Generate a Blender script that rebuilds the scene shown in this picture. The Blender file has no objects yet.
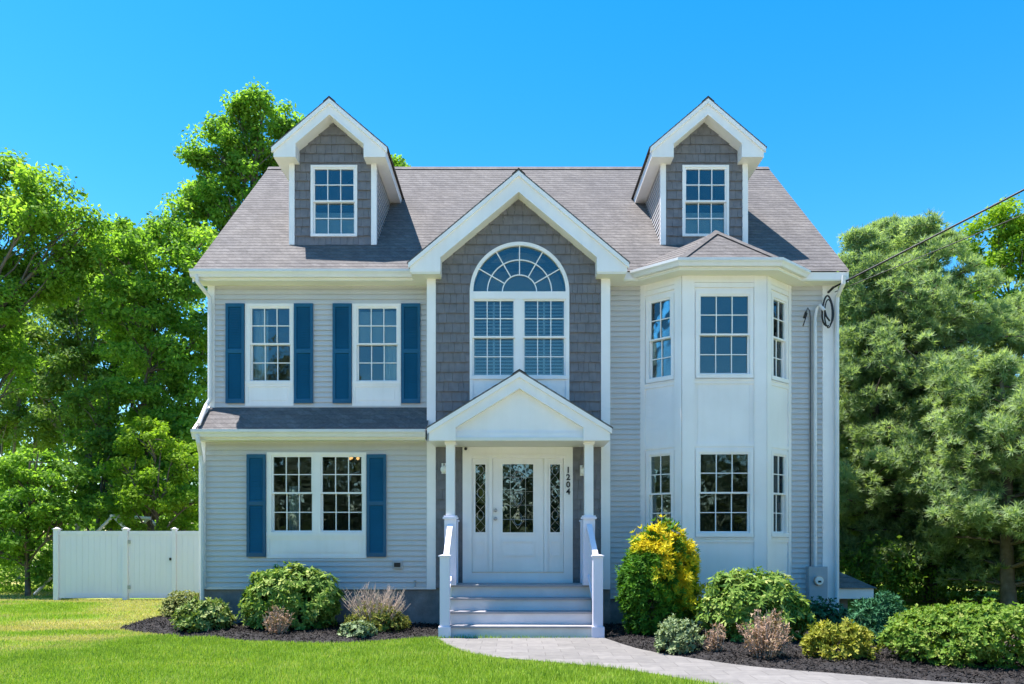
import bpy, math, random
import numpy as np
from mathutils import Vector, Matrix

# ------------------------------------------------------------------ camera, sky, sun, exposure
scene = bpy.context.scene
COL = scene.collection
F, D, ZC, HV = 765.0, 14.3, 1.6, 540.0          # focal length (px), distance to main wall, eye height, horizon row
cam_data = bpy.data.cameras.new('camera')
cam = bpy.data.objects.new('camera', cam_data); COL.objects.link(cam)
cam.location = (0, -D, ZC); cam.rotation_euler = (math.pi / 2, 0, 0)
cam_data.sensor_width = 36; cam_data.lens = F / 1024 * 36
cam_data.shift_y = (HV - 342) / 1024
cam_data.clip_start = .1; cam_data.clip_end = 2000
scene.camera = cam
scene.render.resolution_x = 1024; scene.render.resolution_y = 684

SUN_TRAVEL = Vector((.72, -.20, -2.15)).normalized()
to_sun = -SUN_TRAVEL
world = bpy.data.worlds.new('World'); scene.world = world; world.use_nodes = True
wn, wl = world.node_tree.nodes, world.node_tree.links
wn.clear()
sky = wn.new('ShaderNodeTexSky'); sky.sky_type = 'NISHITA'; sky.sun_disc = False
sky.sun_elevation = math.asin(to_sun.z); sky.sun_rotation = math.atan2(to_sun.x, to_sun.y)
sky.altitude = 0; sky.air_density = 1.0; sky.dust_density = .15; sky.ozone_density = 1.6
hs = wn.new('ShaderNodeHueSaturation'); hs.inputs['Saturation'].default_value = 1.46; hs.inputs['Hue'].default_value = .493
bg = wn.new('ShaderNodeBackground'); bg.inputs['Strength'].default_value = .096
wo = wn.new('ShaderNodeOutputWorld')
wl.new(sky.outputs[0], hs.inputs['Color']); wl.new(hs.outputs[0], bg.inputs['Color']); wl.new(bg.outputs[0], wo.inputs['Surface'])
sl = bpy.data.lights.new('sun', 'SUN'); sl.energy = 4.2; sl.angle = math.radians(.5); sl.color = (1, .93, .88)
sun = bpy.data.objects.new('sun', sl); COL.objects.link(sun)
sun.rotation_euler = SUN_TRAVEL.to_track_quat('-Z', 'Y').to_euler(); sun.location = (-12, 4, 36)
vs = scene.view_settings
vs.view_transform = 'Standard'; vs.look = 'None'; vs.gamma = 1; vs.use_curve_mapping = False; vs.exposure = 1.6

rnd = random.Random(7)
rng = np.random.default_rng(11)
def X(u, y): return (u - 512) / F * (D + y)
def Z(v, y): return ZC + (HV - v) / F * (D + y)

# ------------------------------------------------------------------ materials
def new_mat(name):
    m = bpy.data.materials.new(name); m.use_nodes = True
    nt = m.node_tree; b = nt.nodes['Principled BSDF']
    return m, nt.nodes, nt.links, b
def mixcol(n, l, fac, a, b, mode='MIX'):
    x = n.new('ShaderNodeMix'); x.data_type = 'RGBA'; x.blend_type = mode
    for sock, val in ((x.inputs[0], fac), (x.inputs[6], a), (x.inputs[7], b)):
        if hasattr(val, 'links') or hasattr(val, 'is_linked'): l.new(val, sock)
        else: sock.default_value = val if not isinstance(val, tuple) else (*val[:3], 1)
    return x.outputs[2]
def noise(n, l, scale, detail=4, vec=None, rough=.55):
    t = n.new('ShaderNodeTexNoise'); t.inputs['Scale'].default_value = scale; t.inputs['Detail'].default_value = detail
    t.inputs['Roughness'].default_value = rough
    if vec is not None: l.new(vec, t.inputs['Vector'])
    return t.outputs['Fac']
def ramp(n, l, fac, stops):
    r = n.new('ShaderNodeValToRGB'); l.new(fac, r.inputs[0]); e = r.color_ramp.elements
    while len(e) < len(stops): e.new(.5)
    for q, (p, c) in zip(e, stops):
        q.position = p; q.color = (*c, 1) if len(c) == 3 else c
    return r.outputs[0]
def pos(n):
    return n.new('ShaderNodeNewGeometry').outputs['Position']
def stretch(n, l, vec, s):
    mp = n.new('ShaderNodeMapping'); mp.inputs['Scale'].default_value = s; l.new(vec, mp.inputs['Vector']); return mp.outputs[0]
def plain(name, col, rough=.5, var=.12, scale=3.0, bump=0, bscale=40, metal=0, streak=True, spec=.4):
    m, n, l, b = new_mat(name)
    p = pos(n)
    f1 = noise(n, l, scale, 5, p)
    dark = tuple(c * (1 - var) for c in col); light = tuple(min(1, c * (1 + var)) for c in col)
    c = ramp(n, l, f1, [(.3, dark), (.7, light)])
    if streak:                                   # rain streaks, long in z
        f2 = noise(n, l, 1, 4, stretch(n, l, p, (9, 9, .7)))
        s = ramp(n, l, f2, [(.45, (1, 1, 1)), (.8, (.965, .96, .95))])
        c = mixcol(n, l, 1.0, c, s, 'MULTIPLY')
    l.new(c, b.inputs['Base Color'])
    b.inputs['Roughness'].default_value = rough; b.inputs['Metallic'].default_value = metal
    b.inputs['Specular IOR Level'].default_value = spec
    if bump:
        bn = n.new('ShaderNodeBump'); bn.inputs['Strength'].default_value = bump; bn.inputs['Distance'].default_value = .01
        l.new(noise(n, l, bscale, 6, p), bn.inputs['Height']); l.new(bn.outputs[0], b.inputs['Normal'])
    return m
M = {}
M['siding'] = plain('pale_grey_vinyl_siding', (.53, .52, .52), .5, .05, 1.2)
M['shake'] = plain('grey_shake_siding', (.165, .158, .166), .65, .16, 7, .25, 60)
M['trim'] = plain('white_trim_paint', (.84, .805, .785), .45, .06, 1.1)
M['soffit'] = plain('cream_soffit', (.74, .72, .64), .6, .04, 2, streak=False)
M['gutter'] = plain('white_gutter_metal', (.68, .675, .68), .35, .05, 2)
M['found'] = plain('dark_foundation_concrete', (.21, .205, .20), .85, .32, 3.5, .5, 24)
M['shutter'] = plain('blue_shutter_paint', (.006, .085, .17), .45, .12, 2)
M['vinyl'] = plain('white_vinyl_fence', (.77, .745, .85), .4, .03, .8, streak=True)
M['step'] = plain('pale_grey_composite', (.68, .66, .68), .55, .06, 4, .1, 80, streak=False)
M['tread'] = plain('grey_composite_tread', (.30, .29, .31), .6, .08, 6, .1, 90, streak=False)
M['steel'] = plain('grey_painted_steel', (.36, .38, .40), .45, .06, 4)
M['dark'] = plain('black_rubber', (.015, .015, .016), .5, .1, 5, streak=False)
M['chrome'] = plain('brushed_nickel', (.45, .43, .41), .3, .03, 5, metal=1, streak=False)
M['room'] = plain('interior_plaster', (.42, .37, .31), .9, .05, 2, streak=False)
M['floor'] = plain('interior_wood_floor', (.16, .09, .05), .5, .2, 4, streak=False)
M['blind'] = plain('white_blind_slats', (.78, .78, .76), .5, .03, 3, streak=False)
M['wood'] = plain('weathered_wood', (.22, .19, .16), .8, .25, 3, .3, 30)
M['asphalt'] = plain('asphalt', (.16, .16, .165), .85, .15, 4, .3, 60, streak=False)
M['stone'] = plain('granite', (.42, .40, .38), .8, .15, 10, .3, 60, streak=False)
M['concrete'] = plain('pale_bounce_concrete', (.42, .40, .385), .85, .12, 4, .3, 60, streak=False)  # kept light so the unseen front street bounces more light at the house
M['greycable'] = plain('grey_cable', (.1, .105, .11), .5, .1, 5, streak=False)
M['black'] = plain('black_iron_digits', (.012, .012, .014), .4, .1, 9, streak=False)

def shingle_mat():
    m, n, l, b = new_mat('asphalt_roof_shingles')
    p = pos(n)
    sx = n.new('ShaderNodeSeparateXYZ'); l.new(p, sx.inputs[0])
    ad = n.new('ShaderNodeMath'); ad.operation = 'ADD'; l.new(sx.outputs[0], ad.inputs[0]); l.new(sx.outputs[1], ad.inputs[1])
    cb = n.new('ShaderNodeCombineXYZ'); l.new(ad.outputs[0], cb.inputs[0]); l.new(sx.outputs[2], cb.inputs[1])
    br = n.new('ShaderNodeTexBrick'); l.new(cb.outputs[0], br.inputs['Vector'])
    br.inputs['Scale'].default_value = 1; br.inputs['Brick Width'].default_value = .13; br.inputs['Row Height'].default_value = .095
    br.inputs['Mortar Size'].default_value = .003; br.inputs['Bias'].default_value = -.1; br.offset = .43; br.squash = 1.25; br.squash_frequency = 3
    br.inputs['Color1'].default_value = (.106, .099, .096, 1); br.inputs['Color2'].default_value = (.148, .139, .135, 1)
    br.inputs['Mortar'].default_value = (.085, .078, .076, 1)
    g = ramp(n, l, noise(n, l, 1.1, 4, p), [(.3, (.86, .86, .88)), (.7, (1.1, 1.08, 1.05))])
    c = mixcol(n, l, 1.0, br.outputs[0], g, 'MULTIPLY')
    g2 = ramp(n, l, noise(n, l, 15, 6, p, .85), [(.3, (.6, .6, .61)), (.7, (1.4, 1.4, 1.38))])
    c = mixcol(n, l, 1.0, c, g2, 'MULTIPLY')
    s = ramp(n, l, noise(n, l, 1, 3, stretch(n, l, p, (3.5, .25, .25))), [(.5, (1, 1, 1)), (.75, (.88, .88, .89))])
    c = mixcol(n, l, 1.0, c, s, 'MULTIPLY')
    l.new(c, b.inputs['Base Color']); b.inputs['Roughness'].default_value = .92
    bn = n.new('ShaderNodeBump'); bn.inputs['Strength'].default_value = .5; bn.inputs['Distance'].default_value = .006
    l.new(noise(n, l, 90, 4, p), bn.inputs['Height']); l.new(bn.outputs[0], b.inputs['Normal'])
    return m
M['shingle'] = shingle_mat()

def glass_mat(name, ior=1.8, tint=(.72, .8, .8), wave=.012):
    m, n, l, b = new_mat(name); n.remove(b)
    out = n['Material Output']
    fr = n.new('ShaderNodeFresnel'); fr.inputs['IOR'].default_value = ior
    tr = n.new('ShaderNodeBsdfTransparent'); tr.inputs['Color'].default_value = (*tint, 1)
    gl = n.new('ShaderNodeBsdfGlossy'); gl.inputs['Roughness'].default_value = .02; gl.inputs['Color'].default_value = (.86, .97, 1, 1)
    bn = n.new('ShaderNodeBump'); bn.inputs['Strength'].default_value = .35; bn.inputs['Distance'].default_value = wave
    l.new(noise(n, l, 2.2, 2, pos(n)), bn.inputs['Height']); l.new(bn.outputs[0], gl.inputs['Normal'])
    mx = n.new('ShaderNodeMixShader'); l.new(fr.outputs[0], mx.inputs[0]); l.new(tr.outputs[0], mx.inputs[1]); l.new(gl.outputs[0], mx.inputs[2])
    l.new(mx.outputs[0], out.inputs['Surface'])
    return m
M['glass'] = glass_mat('window_glass')
M['doorglass'] = glass_mat('bevelled_door_glass', 2.6, (.35, .4, .38), .012)

def leaf_mat(name, stops, trans=.3, rough=.65, spec=.12):
    m, n, l, b = new_mat(name)
    at = n.new('ShaderNodeAttribute'); at.attribute_name = 'tint'
    c = ramp(n, l, at.outputs['Fac'], stops)
    l.new(c, b.inputs['Base Color']); b.inputs['Roughness'].default_value = rough; b.inputs['Specular IOR Level'].default_value = spec
    if trans:
        t = n.new('ShaderNodeBsdfTranslucent'); tc = mixcol(n, l, 1.0, c, (1.25, 1.3, .5), 'MULTIPLY'); l.new(tc, t.inputs['Color'])
        mx = n.new('ShaderNodeMixShader'); mx.inputs[0].default_value = trans
        l.new(b.outputs[0], mx.inputs[1]); l.new(t.outputs[0], mx.inputs[2]); l.new(mx.outputs[0], n['Material Output'].inputs['Surface'])
    return m
def lm(name, a, b_, c, trans=.42): M[name] = leaf_mat(name, [(0, a), (.5, b_), (1, c)], trans)
lm('oak_leaves', (0.09, 0.18, 0.035), (0.2, 0.35, 0.05), (0.36, 0.52, 0.1), 0.6)
lm('maple_leaves', (0.08, 0.18, 0.035), (0.19, 0.35, 0.055), (0.36, 0.52, 0.1), 0.6)
lm('lime_leaves', (0.11, 0.21, 0.02), (0.22, 0.36, 0.034), (0.38, 0.5, 0.07), 0.5)
lm('pale_leaves', (0.09, 0.16, 0.04), (0.2, 0.31, 0.08), (0.33, 0.44, 0.14), 0.5)
lm('pine_needles', (0.14, 0.215, 0.11), (0.3, 0.41, 0.21), (0.48, 0.58, 0.36), 0.5)
lm('wood_leaves', (0.07, 0.15, 0.03), (0.15, 0.27, 0.05), (0.26, 0.39, 0.08), 0.55)
lm('rhododendron_leaves', (0.05, 0.13, 0.02), (0.19, 0.3, 0.05), (0.5, 0.53, 0.18), 0.25)
lm('cypress_sprays', (0.025, 0.1, 0.015), (0.11, 0.26, 0.02), (0.78, 0.6, 0.03), 0.3)
lm('street_leaves', (.05, .07, .04), (.10, .125, .075), (.17, .19, .12), .35)
lm('boxwood_leaves', (0.088, 0.132, 0.033), (0.220, 0.253, 0.077), (0.374, 0.352, 0.154), .2)
lm('variegated_leaves', (.09, .17, .04), (.23, .30, .09), (.42, .44, .2), .2)
lm('spirea_leaves', (.18, .11, .08), (.32, .21, .15), (.42, .33, .2), .15)
lm('olive_leaves', (.08, .13, .02), (.2, .21, .04), (.34, .29, .07), .2)
lm('sage_leaves', (.12, .18, .08), (.24, .31, .16), (.38, .44, .25), .15)
lm('golden_leaves', (0.12, 0.18, 0.025), (0.29, 0.3, 0.045), (0.46, 0.42, 0.09), 0.25)
lm('dark_leaves', (0.016, 0.068, 0.027), (0.040, 0.135, 0.060), (0.080, 0.225, 0.105), .1)
lm('hedge_leaves', (0.06, 0.15, 0.02), (0.17, 0.28, 0.04), (0.36, 0.38, 0.11), 0.3)
lm('grass_blades', (.155, .26, .03), (.265, .41, .05), (0.47, 0.43, 0.18), 0.3)
lm('bark_chips', (0.01, 0.009, 0.009), (0.022, 0.019, 0.018), (0.055, 0.046, 0.042), 0)
M['bark'] = plain('bark', (.13, .105, .085), .9, .35, 8, .6, 25)
M['palebark'] = plain('pale_bark', (.24, .21, .17), .9, .3, 8, .6, 25)
M['drystem'] = plain('dry_twig', (.50, .39, .31), .8, .2, 9, streak=False)

def ground_mat():
    m, n, l, b = new_mat('lawn_soil_and_turf')
    p = pos(n)
    a = ramp(n, l, noise(n, l, 25, 5, p), [(.3, (.12, .19, .02)), (.7, (.21, .32, .035))])
    pat = ramp(n, l, noise(n, l, 1, 3, stretch(n, l, p, (.28, .75, 1))), [(.46, (0, 0, 0)), (.66, (1, 1, 1))])
    c = mixcol(n, l, pat, a, (.38, .33, .13))
    l.new(c, b.inputs['Base Color']); b.inputs['Roughness'].default_value = .95; b.inputs['Specular IOR Level'].default_value = .1
    bn = n.new('ShaderNodeBump'); bn.inputs['Strength'].default_value = .8; bn.inputs['Distance'].default_value = .03
    l.new(noise(n, l, 60, 4, p), bn.inputs['Height']); l.new(bn.outputs[0], b.inputs['Normal'])
    return m
M['ground'] = ground_mat()
def walk_mat():
    m, n, l, b = new_mat('pale_concrete_pavers')
    p = pos(n)
    br = n.new('ShaderNodeTexBrick'); l.new(stretch(n, l, p, (1, 1, 0)), br.inputs['Vector'])
    br.inputs['Scale'].default_value = 1; br.inputs['Brick Width'].default_value = .46; br.inputs['Row Height'].default_value = .3
    br.inputs['Mortar Size'].default_value = .006; br.inputs['Bias'].default_value = 0
    br.inputs['Color1'].default_value = (.150, .143, .137, 1); br.inputs['Color2'].default_value = (.19, .181, .174, 1); br.inputs['Mortar'].default_value = (.11, .103, .098, 1)
    g = ramp(n, l, noise(n, l, 9, 6, p), [(.3, (.85, .85, .86)), (.7, (1.1, 1.1, 1.08))])
    c = mixcol(n, l, 1.0, br.outputs[0], g, 'MULTIPLY')
    l.new(c, b.inputs['Base Color']); b.inputs['Roughness'].default_value = .85
    bn = n.new('ShaderNodeBump'); bn.inputs['Strength'].default_value = .3; bn.inputs['Distance'].default_value = .006
    l.new(noise(n, l, 80, 4, p), bn.inputs['Height']); l.new(bn.outputs[0], b.inputs['Normal'])
    return m
M['walk'] = walk_mat()
m, n, l, b = new_mat('warm_lamp_glow'); b.inputs['Emission Color'].default_value = (1, .45, .15, 1); b.inputs['Emission Strength'].default_value = .9; b.inputs['Base Color'].default_value = (.8, .6, .4, 1); M['glow'] = m

# ------------------------------------------------------------------ mesh helpers
class MB:
    def __init__(s, m=None): s.v, s.f, s.m = [], [], m or Matrix.Identity(4)
    def add(s, pts, faces):
        k = len(s.v); s.v += [tuple(s.m @ Vector(p)) for p in pts]; s.f += [tuple(i + k for i in f) for f in faces]; return s
    def quad(s, *p): return s.add(p, [tuple(range(len(p)))])
    def box(s, x0, x1, y0, y1, z0, z1):
        return s.add([(x, y, z) for z in (z0, z1) for x, y in ((x0, y0), (x1, y0), (x1, y1), (x0, y1))],
                     [(3, 2, 1, 0), (4, 5, 6, 7), (0, 1, 5, 4), (1, 2, 6, 5), (2, 3, 7, 6), (3, 0, 4, 7)])
    def prism(s, poly, y0, y1):                  # poly in (x, z), counter-clockwise seen from the front, pushed back in y
        k = len(poly)
        return s.add([(x, y0, z) for x, z in poly] + [(x, y1, z) for x, z in poly],
                     [tuple(range(k)), tuple(range(2 * k - 1, k - 1, -1))] + [(i, i + k, (i + 1) % k + k, (i + 1) % k) for i in range(k)])
    def slab(s, poly, z0, z1):                   # poly in (x, y) ccw from above, z0 < z1
        k = len(poly)
        return s.add([(x, y, z1) for x, y in poly] + [(x, y, z0) for x, y in poly],
                     [tuple(range(k)), tuple(range(2 * k - 1, k - 1, -1))] + [(i, i + k, (i + 1) % k + k, (i + 1) % k) for i in range(k)])
    def tube(s, path, radii, seg=8, cap=True):
        P = [Vector(p) for p in path]
        if not isinstance(radii, (list, tuple)): radii = [radii] * len(P)
        pts, up = [], None
        for i, p in enumerate(P):
            t = (P[min(i + 1, len(P) - 1)] - P[max(i - 1, 0)]).normalized()
            if up is None: up = t.orthogonal().normalized()
            else: up = (up - t * up.dot(t)); up = up.normalized() if up.length > 1e-6 else t.orthogonal().normalized()
            w = t.cross(up)
            for k in range(seg):
                a = 2 * math.pi * k / seg
                pts.append(p + (up * math.cos(a) + w * math.sin(a)) * radii[i])
        fs = [(i * seg + k, i * seg + (k + 1) % seg, (i + 1) * seg + (k + 1) % seg, (i + 1) * seg + k) for i in range(len(P) - 1) for k in range(seg)]
        if cap: fs += [tuple(range(seg - 1, -1, -1)), tuple((len(P) - 1) * seg + k for k in range(seg))]
        return s.add(pts, fs)
    def sphere(s, c, r, seg=12, rings=8, sz=1):
        pts, fs = [], []
        for i in range(rings + 1):
            a = math.pi * i / rings
            for k in range(seg):
                b_ = 2 * math.pi * k / seg
                pts.append((c[0] + r * math.sin(a) * math.cos(b_), c[1] + r * math.sin(a) * math.sin(b_), c[2] + r * sz * math.cos(a)))
        for i in range(rings):
            for k in range(seg): fs.append((i * seg + k, (i + 1) * seg + k, (i + 1) * seg + (k + 1) % seg, i * seg + (k + 1) % seg))
        return s.add(pts, fs)
    def build(s, name, mat, parent=None, smooth=False, loc=None):
        me = bpy.data.meshes.new(name); me.from_pydata(s.v, [], s.f); me.update()
        me.materials.append(mat if not isinstance(mat, str) else M[mat])
        if smooth:
            me.polygons.foreach_set('use_smooth', [True] * len(me.polygons))
        o = bpy.data.objects.new(name, me); COL.objects.link(o)
        if parent is not None:
            o.parent = parent; o.matrix_parent_inverse = world_of(parent).inverted()
        return o
def world_of(o):
    m = Matrix.LocRotScale(o.location, o.rotation_euler, o.scale)
    return (world_of(o.parent) @ o.matrix_parent_inverse @ m) if o.parent else m
def tag(o, label=None, cat=None, group=None, kind=None):
    if label: o['label'] = label
    if cat: o['category'] = cat
    if group: o['group'] = group
    if kind: o['kind'] = kind
    return o
def empty(name, loc, label, cat, group=None):
    o = bpy.data.objects.new(name, None); COL.objects.link(o); o.location = loc; o.empty_display_size = .2
    return tag(o, label, cat, group)
def holder(name, parent, loc=(0, 0, 0)):         # an Empty that is a part and parents sub-parts
    o = bpy.data.objects.new(name, None); COL.objects.link(o); o.empty_display_size = .1
    o.parent = parent; o.location = loc; return o

def arrays_mesh(name, verts, k, mat, parent=None, tint=None, smooth=False):
    """verts: (N, k, 3): N k-gons in one mesh, tint: (N,)"""
    N = len(verts)
    me = bpy.data.meshes.new(name)
    me.vertices.add(N * k); me.vertices.foreach_set('co', verts.astype(np.float32).reshape(-1))
    me.loops.add(N * k); me.loops.foreach_set('vertex_index', np.arange(N * k, dtype=np.int32))
    me.polygons.add(N); me.polygons.foreach_set('loop_start', np.arange(0, N * k, k, dtype=np.int32))
    me.update(calc_edges=True)
    if tint is not None:
        a = me.attributes.new('tint', 'FLOAT', 'FACE'); a.data.foreach_set('value', np.clip(tint, 0, 1).astype(np.float32))
    me.materials.append(M[mat])
    o = bpy.data.objects.new(name, me); COL.objects.link(o)
    if parent is not None:
        o.parent = parent; o.matrix_parent_inverse = world_of(parent).inverted()
    return o
def nrm(a): return a / np.maximum(np.linalg.norm(a, axis=-1, keepdims=True), 1e-9)
DIAMOND = np.array([(0, 0), (.45, .5), (1, 0), (.45, -.5)])
LEAF6 = np.array([(0, 0), (.3, .42), (.7, .4), (1, 0), (.7, -.4), (.3, -.42)])
NEEDLE = np.array([(0, .5), (1, .12), (1, -.12), (0, -.5)])
def leaves(P, A, B, L, W, shape):                # base points, axis, side vectors
    s = shape
    return P[:, None, :] + A[:, None, :] * (L[:, None] * s[None, :, 0])[..., None] + B[:, None, :] * (W[:, None] * s[None, :, 1])[..., None]
def scatter_leaves(C, out, L, W, shape, up=.6, spread=.9):
    n = len(C)
    nor = nrm(out * .45 + np.array((0, 0, up)) + rng.normal(0, spread * .6, (n, 3)))
    a = nrm(np.cross(nor, rng.normal(0, 1, (n, 3))) + np.array((0, 0, -.25))); b_ = nrm(np.cross(nor, a))
    return leaves(C, a, b_, L * rng.uniform(.7, 1.3, n), W * rng.uniform(.7, 1.3, n), shape)
def whorls(P, Nv, k, e0, e1, L, W, shape, droop=0):
    """k leaves round each shoot (P) with axis Nv; e0..e1 the lift above the shoot's own plane"""
    n = len(P)
    t1 = nrm(np.cross(Nv, rng.normal(0, 1, (n, 3)))); t2 = np.cross(Nv, t1)
    ang = (np.arange(k)[None] * 2.399 + rng.uniform(0, 6.28, (n, 1)) + rng.normal(0, .2, (n, k)))
    el = rng.uniform(e0, e1, (n, k))
    rad = np.cos(ang)[..., None] * t1[:, None] + np.sin(ang)[..., None] * t2[:, None]
    a = np.cos(el)[..., None] * rad + np.sin(el)[..., None] * Nv[:, None] + np.array((0, 0, -droop))
    a = nrm(a).reshape(-1, 3)
    side = nrm(np.cross(a, np.repeat(Nv, k, 0) + rng.normal(0, .25, (n * k, 3))))
    Pk = np.repeat(P, k, 0)
    return leaves(Pk, a, side, L * rng.uniform(.7, 1.25, n * k), W * rng.uniform(.75, 1.25, n * k), shape)
# ------------------------------------------------------------------ ground, road, walk, mulch (measured from the photo, metres)
def G(u, v):                                     # ground point seen at pixel (u, v)
    d = F * ZC / (v - HV); return ((u - 512) / F * d, d - D)
g = MB()
NX, NY = 60, 60
xs = np.sign(np.linspace(-1, 1, NX)) * np.abs(np.linspace(-1, 1, NX)) ** 3 * 700; ys = np.sign(np.linspace(-1, 1, NY)) * np.abs(np.linspace(-1, 1, NY)) ** 3 * 700
pts = [(x, y, 0) for y in ys for x in xs]
g.add(pts, [(j * NX + i, j * NX + i + 1, (j + 1) * NX + i + 1, (j + 1) * NX + i) for j in range(NY - 1) for i in range(NX - 1)])
tag(g.build('ground', 'ground'), 'green front lawn and ground with straw coloured patches around the house', 'ground', kind='structure')
r = MB().slab([(-400, 30), (400, 30), (400, 37), (-400, 37)], -.1, .012)
tag(r.build('road', 'asphalt'), 'grey road strip glimpsed beyond the trees behind the fence', 'road', kind='structure')
r = MB().slab([(-400, -26), (400, -26), (400, -10), (-400, -10)], -.1, .012)  # unseen street, widened and paled to bounce neutral light onto the front walls
tag(r.build('road', 'concrete'), 'unseen street before the lawn, made wide and pale to bounce light at the house', 'road', kind='structure')

def smooth_path(pts, n=10):
    out = []
    P = [Vector((*p, 0)) if len(p) == 2 else Vector(p) for p in pts]
    for i in range(len(P) - 1):
        p0, p1, p2, p3 = P[max(i - 1, 0)], P[i], P[i + 1], P[min(i + 2, len(P) - 1)]
        for k in range(n):
            t = k / n
            out.append(.5 * ((2 * p1) + (p2 - p0) * t + (2 * p0 - 5 * p1 + 4 * p2 - p3) * t * t + (3 * p1 - p0 - 3 * p2 + p3) * t ** 3))
    out.append(P[-1]); return out
low = smooth_path([G(436, 640), G(452, 649), G(480, 657), G(530, 662.5), G(600, 669), G(650, 675.5), G(700, 684), (2.9, -6.55), (4.2, -7.4), (6.2, -8.2), (9, -8.6)])
upp = smooth_path([G(604, 639.5), G(640, 651), G(700, 661.5), G(760, 669.5), G(850, 677), G(940, 684), (5.6, -6.1), (6.6, -6.35), (9, -6.5)])
walk_poly = [(p.x, p.y) for p in low] + [(p.x, p.y) for p in reversed(upp)]
tag(MB().slab(walk_poly, -.06, .03).build('front_walk', 'walk'), 'pale paver walk curving from the front steps to the right', 'path', kind='structure')
drive = [(7.3, -6.35), (9.2, -6.35), (30, -6.0), (30, 2), (12, 1.0), (8.2, -3.2), (7.0, -4.9)]

bed_left = [(p.x, p.y) for p in smooth_path([(-5.72, 1.6), (-6.7, 1.75), (-7.2, 1.3), (-7.15, .3), (-7.0, -.65), (-6.4, -1.15), (-5.47, -1.68), (-3.9, -2.42), (-2.77, -2.64), (-1.8, -2.2), G(437, 637.5), (-1.05, -.9), (-1.1, -.3)], 8)]
bed_right = [(p.x, p.y) for p in upp] + [(p.x, p.y) for p in smooth_path([(9, -5.9), (8.3, -4.5), (8.4, -2.4), (8.2, .5), (6.1, .5), (5.9, .02), (1.3, -.3), (1.35, -1.9)], 5)]
def inside(poly, P):
    x, y = P[:, 0], P[:, 1]; c = np.zeros(len(P), bool); q = np.array(poly)
    for i in range(len(q)):
        x0, y0 = q[i]; x1, y1 = q[i - 1]
        cond = ((y0 > y) != (y1 > y)) & (x < (x1 - x0) * (y - y0) / (y1 - y0 + 1e-12) + x0); c ^= cond
    return c
def edge_dist(poly, P):
    q = np.array(poly); d = np.full(len(P), 1e9)
    for i in range(len(q)):
        a, b_ = q[i - 1], q[i]; ab = b_ - a; t = np.clip(((P - a) @ ab) / (ab @ ab + 1e-12), 0, 1)
        d = np.minimum(d, np.linalg.norm(P - (a + t[:, None] * ab), axis=1))
    return d
M['mulchsoil'] = plain('dark_mulch_soil', (.022, .02, .02), .95, .3, 20, .8, 45, streak=False)
def bed(poly, label):
    q = np.array(poly); lo, hi = q.min(0), q.max(0)
    st = .07                                     # a low mound of mulch: a fine grid clipped to the bed, domed away from its rim
    gx = np.arange(lo[0] - st, hi[0] + st, st); gy = np.arange(lo[1] - st, hi[1] + st, st)
    XX, YY = np.meshgrid(gx, gy); P = np.stack([XX.ravel(), YY.ravel()], 1)
    ins = inside(poly, P); d = edge_dist(poly, P)
    z = np.where(ins, .008 + .07 * np.clip(d / .35, 0, 1) ** .6, -.03 - .0 * d) + rng.normal(0, .006, len(P)) * ins
    mb = MB(); nx = len(gx); w = len(gx); keep = ins.reshape(XX.shape)
    near = (ins | (d < st * 1.6)).reshape(XX.shape)
    faces = [(j * w + i, j * w + i + 1, (j + 1) * w + i + 1, (j + 1) * w + i) for j in range(len(gy) - 1) for i in range(nx - 1)
             if near[j, i] and near[j, i + 1] and near[j + 1, i] and near[j + 1, i + 1]]
    mb.add([(p[0], p[1], zz) for p, zz in zip(P, z)], faces)
    o = mb.build('mulch_bed', 'mulchsoil', smooth=False); tag(o, label, 'ground', kind='structure')
    n = int((hi - lo).prod() * 1300); C = rng.uniform(lo, hi, (n, 2)); C = C[inside(poly, C)]; d = edge_dist(poly, C)
    zz = .012 + .07 * np.clip(d / .35, 0, 1) ** .6 + rng.uniform(-.006, .016, len(C))
    C3 = np.column_stack([C, zz])
    nor = nrm(np.array((0, 0, 1)) + rng.normal(0, .45, C3.shape)); a = nrm(np.cross(nor, rng.normal(0, 1, C3.shape))); b_ = np.cross(nor, a)
    V = leaves(C3, a, b_, rng.uniform(.02, .075, len(C)), rng.uniform(.008, .022, len(C)), NEEDLE)
    return V
Va = bed(bed_left, 'dark mulch bed in front of the left wing'); Vb = bed(bed_right, 'dark mulch bed between the bay and the pale walk')
V = np.concatenate([Va, Vb])
tag(arrays_mesh('bark_mulch', V, 4, 'bark_chips', None, rng.uniform(0, 1, len(V)) ** 1.5), 'shredded dark bark mulch covering both planting beds', 'mulch', kind='stuff')

# grass: blades over the part of the lawn near the photograph
def lawn_ok(P):
    ok = ~inside(bed_left, P) & ~inside(bed_right, P) & ~inside(walk_poly, P)
    ok &= ~((P[:, 0] > -5.75) & (P[:, 0] < 6.1) & (P[:, 1] > -.45)) & ~((P[:, 0] > -1.2) & (P[:, 0] < 1.5) & (P[:, 1] > -2.0) & (P[:, 1] < 0))
    return ok
dd = []
for (x0, x1, y0, y1, dens) in ((-7, 4.5, -6.6, -2.0, 5200), (-12.5, -5.5, -5.5, 0, 2600), (-16, -5.7, 0, 6.2, 1100), (-26, -13.2, -2, 12, 260)):
    n = int((x1 - x0) * (y1 - y0) * dens); P = rng.uniform((x0, y0), (x1, y1), (n, 2)); dd.append(P[lawn_ok(P)])
P = np.concatenate(dd)
vis = np.abs(P[:, 0] - 0) < (P[:, 1] + D) * .72 + .6; P = P[vis]
n = len(P)
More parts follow.
